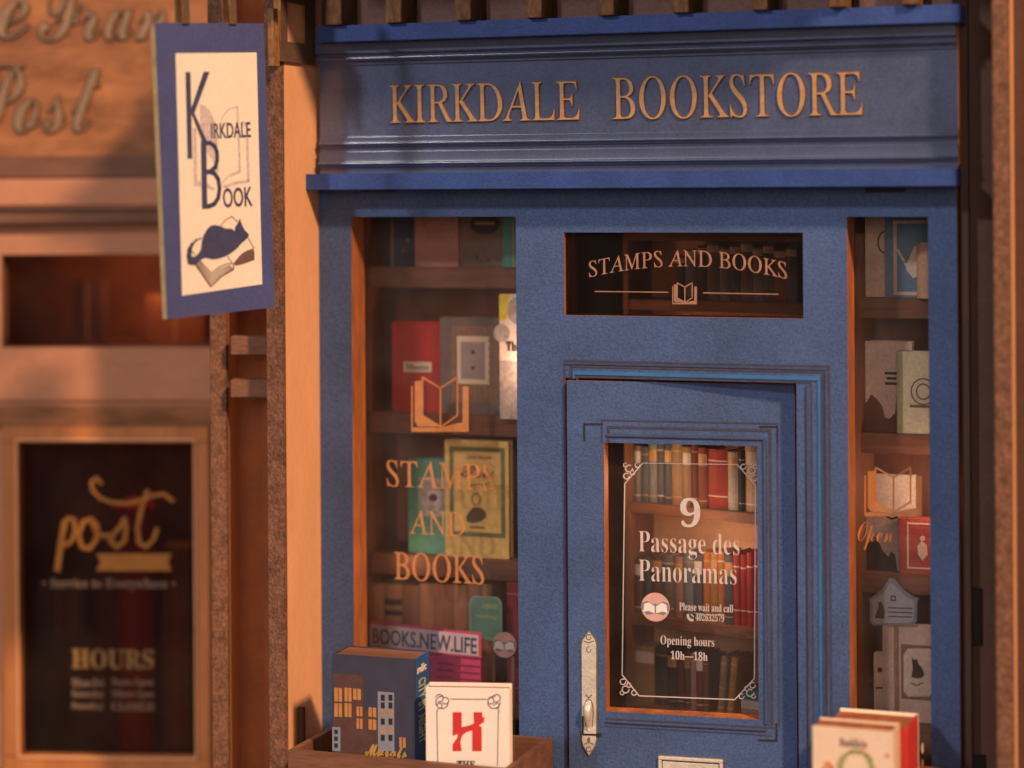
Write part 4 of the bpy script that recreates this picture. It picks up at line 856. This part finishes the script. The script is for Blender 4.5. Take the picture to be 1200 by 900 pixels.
zt, ca0, ca1, cz = crate('brown wooden crate of books standing below the left shop window', 337, 597, 879, -158, -8, 'crates of books outside the shop')
# dark corner tab behind the crate at left
t = thing('corner_block', 'small dark wooden block standing behind the crate at left', 'block', FAC.W(X(357, -50), -60, zt)); P('block_body', DARKW, t, lambda m: m.box(XD + .8, X(373, -30, 850), -72, -66, 0, Z(826, -60, 350)), bevel=.8)
# building book
FB = Fr(FAC.W(FAC.at(389, 800, -135)[0], -135, 0), 1.5)
a1_ = FB.at(486, 800, 0)[0]; zt_ = FB.at(430, 769, 0)[1]
CITY = mat('city_grey', (.040, .042, .072), .55, 30, .12, .2); AMB = mat('amber_print', (.46, .21, .07), .6, 14, .2, .1); BBR = mat('brick_print', (.090, .042, .036), .6, 14, .2, .1); STN = mat('stone_print', (.22, .24, .30), .6, 10, .15, .1)
r = thing('book', 'thick dark book with lit city windows printed on its cover, in crate', 'book', FB.W(50, 40, cz))
P('cover', [CITY, CUT], r, lambda m: m.box(0, a1_, 0, 2.5, cz, zt_).box(0, a1_, 47, 49, cz, zt_).box(0, 2, 2.5, 47, cz, zt_), FB)
P('spine', col('spine_blue', (.03, .105, .30)), r, lambda m: m.box(a1_ - 2.2, a1_, 2.5, 47, cz, zt_), FB)
P('page_block', WOOD, r, lambda m: m.box(2, a1_ - 2.2, 2.5, 47, cz + 2, zt_ - 1.2), FB)
bt = lambda L: FB.pts(L, 0)
def br1(x0, y0, x1, y1): return FB.box(x0, y0, x1, y1, 0)
P('brick_house_print', BBR, r, lambda m: (m.box(*br1(390.5, 790, 426, 850)[:2], -.3, 0, *br1(390.5, 790, 426, 850)[2:]), m.box(*br1(390.5, 832, 446, 885)[:2], -.25, 0, *br1(390.5, 832, 446, 885)[2:])), FB)
P('tower_print', STN, r, lambda m: (m.box(*br1(443, 811, 462, 880)[:2], -.3, 0, *br1(443, 811, 462, 880)[2:]), m.box(*br1(389.5, 852, 399, 880)[:2], -.35, 0, *br1(389.5, 852, 399, 880)[2:])), FB)
def wins(m):
    for (x0, y0, x1, y1) in ((392, 806, 401, 822), (392, 824, 401, 840), (404, 806, 412, 822), (404, 824, 412, 840), (414, 807, 423, 820), (418, 828, 425, 839), (418, 842, 425, 854), (432, 829, 441, 840), (432, 843, 441, 855), (447, 832, 451.5, 840), (456, 832, 460, 840), (447, 852, 451.5, 860), (456, 852, 460, 860), (468, 864, 475.5, 876)):
        q = br1(x0, y0, x1, y1); xm = (q[0] + q[1]) / 2; m.box(q[0], xm - .5, -.6, -.3, q[2], q[3]); m.box(xm + .5, q[1], -.6, -.3, q[2], q[3])
P('window_print', AMB, r, wins, FB)
P('dark_window_print', BLACK, r, lambda m: [m.box(*br1(x, y, x + 4.5, y + 7)[:2], -.6, -.3, *br1(x, y, x + 4.5, y + 7)[2:]) for x in (446.5, 455.5) for y in (814, 823, 842, 861)] + [m.box(*br1(392, y, 396, y + 5)[:2], -.6, -.35, *br1(392, y, 396, y + 5)[2:]) for y in (855, 863, 871)], FB)
P('cover_title', mat('yellow_print', (.46, .27, .06), .6, 14, .2, .1), r, lambda m: m.text('Murals', *br1(428, 873, 477, 887)[:2], *br1(428, 873, 477, 887)[2:], -.9, -.3, 'script', .02), FB)
SPN = Fr(FB.W(a1_, 0, 0), 1.5 + 90)
P('spine_title', CREAM, r, lambda m: (m.text('relic', *SPN.box(489, 778, 499.5, 787, -.2)[:2], *SPN.box(489, 778, 499.5, 787, -.2)[2:], -.6, 0, 'bold', .01)), SPN)
P('spine_lettering', col('pale_lime', 0), r, lambda m: m.text('CITY BY NIGHT', *SPN.box(491, 794, 499, 870, -.2)[:2], *SPN.box(491, 794, 499, 870, -.2)[2:], -.6, 0, 'plain', .01, vertical=True), SPN)
# H book
FH = Fr(FAC.W(FAC.at(499, 850, -148)[0], -148, 0), 14, lean=0)
hw = FH.at(597.5, 850, 0)[0]; hz = FH.at(548, 806, 0)[1]
HW = mat('white_cover', (.80, .72, .64), .55, 50, .04, .1, fine=3, famt=.03)
r = thing('book', 'white book with large red letter H in front of the crate', 'book', FH.W(hw / 2, 6, cz))
P('cover', HW, r, lambda m: m.box(0, hw, 0, 2, cz, hz).box(2, hw + 1, 16, 18, cz, hz + 2).box(0, 2, 2, 16, cz, hz), FH, .4)
P('page_block', OCHRE, r, lambda m: m.box(2, hw - 2, 2, 16, cz + 2, hz - 2), FH)
at = lambda L: FH.pts(L, 0)
P('cover_letter', REDI, r, lambda m: (m.prism(at([(530.5, 834.5), (541, 834.5), (541, 852), (549, 850.5), (555.5, 847.5), (555, 834.5), (565, 834.5), (565.5, 841), (568, 839.5), (567, 846), (561, 850), (564.5, 852), (564.5, 880), (553.5, 880), (553.5, 855.5), (546, 858), (541.5, 862), (539.5, 869), (541, 880), (530.5, 880), (530.5, 872), (536, 864), (536.5, 860), (530.5, 862)]), -.5, 0),), FH)
def hb(m):
    m.stroke(at([(528, 819), (571, 819.5)]), .8, -.4, 0); m.stroke(at([(512, 834), (513, 897)]), .8, -.4, 0); m.stroke(at([(584, 834), (583, 897)]), .8, -.4, 0)
    for sx, x0 in ((1, 518), (-1, 579)):
        for (dx, dy, rr) in ((-3, -4, 4.5), (4, -1, 4), (-3, 5, 3.2), (0, 1, 7.5)):
            m.stroke(at([(x0 + sx * dx + rr * math.cos(t_), 822 + dy + rr * math.sin(t_)) for t_ in [i * .7 + dx for i in range(8)]]), .9, -.42, 0)
        m.stroke(at([(x0 - sx * 5, 831), (x0 - sx * 6, 834)]), .9, -.42, 0)
P('cover_border', NAVY, r, hb, FH)
P('cover_title', BLACK, r, lambda m: m.text('THE', *FH.box(535.5, 891.5, 557, 899.5, 0)[:2], *FH.box(535.5, 891.5, 557, 899.5, 0)[2:], -.5, 0, 'bold', .01), FH)
# right-hand crate (below the frame) and its two books
zt2, _, _, cz2 = crate('brown wooden crate of books standing below the right shop window', 925, 1120, 925, -150, -10, 'crates of books outside the shop')
FR_ = Fr(FAC.W(FAC.at(952, 880, -140)[0], -140, 0), 0)
cw = FR_.at(1047, 880, 0)[0]; czt = FR_.at(1000, 854, 0)[1]
CRB = mat('cream_cover', (.74, .57, .42), .6, 50, .05, .15, fine=3, famt=.05)
r = thing('book', 'cream book with leafy wreath in front of the red book, lower right', 'book', FR_.W(cw / 2, 20, cz2))
P('cover', CRB, r, lambda m: m.box(0, cw, 0, 2.2, cz2, czt).box(0, cw, 38, 40, cz2, czt).box(cw - 2, cw, 2.2, 38, cz2, czt), FR_, .4)
P('page_block', CUT, r, lambda m: m.box(1, cw - 2, 2.2, 38, cz2, czt - 2.5), FR_)
P('cover_title', SEPIA, r, lambda m: m.text('Buddleia', *FR_.box(984, 865.5, 1016, 875.5, 0)[:2], *FR_.box(984, 865.5, 1016, 875.5, 0)[2:], -.5, 0, 'bold'), FR_)
GRNP = mat('leaf_print', (.28, .29, .10), .6, 6, .3, .1); ROSE = mat('rose_print', (.62, .22, .12), .6, 6, .3, .1)
def wreath(m):
    for i in range(26):
        t_ = math.pi * i / 25; cx, cy = 1003 - 19 * math.cos(t_), 902 - 22 * math.sin(t_)
        dx, dy = 3.4 * math.cos(t_ + i % 2), 2.6 * math.sin(t_ + i % 3); m.stroke(FR_.pts([(cx - dx, cy - dy), (cx + dx, cy + dy)], 0), 2.4, -.4 - (i % 3) * .04, 0)
P('wreath_print', GRNP, r, wreath, FR_)
P('flower_print', ROSE, r, lambda m: [m.disc(*FR_.at(x_, y_, 0), r_, -.7, 0, 9) for x_, y_, r_ in ((970, 896, 4), (975, 900, 3), (966, 902, 3), (1040, 885, 2.2), (1012, 880, 2))], FR_)
FQ = Fr(FAC.W(FAC.at(968, 870, -96)[0], -96, 0), 0)
rw_ = FQ.at(1064, 870, 0)[0]; rzt = FQ.at(1030, 851, 0)[1]
r = thing('book', 'thick red book with white back board behind the cream book', 'book', FQ.W(rw_ / 2, 34, cz2))
P('cover', RED, r, lambda m: m.box(0, rw_, 0, 2.2, cz2, rzt).box(rw_ - 2.4, rw_, 2.2, 66, cz2, rzt), FQ, .4)
P('back_board', CREAM, r, lambda m: m.box(2, rw_, 66.2, 70, cz2, rzt), FQ, .4)
P('page_block', CUT, r, lambda m: m.box(2, rw_ - 2.4, 2.2, 66, cz2, rzt - 3), FQ)
SQ = Fr(FQ.W(rw_, 0, 0), 90)
P('spine_spot', CREAM, r, lambda m: m.disc(*SQ.at(1081, 877, 0), 6, -.5, 0, 16, ry=6), SQ)
P('spine_flame', AMB, r, lambda m: m.disc(*SQ.at(1081, 898, 0), 6, -.5, 0, 12, ry=8), SQ)
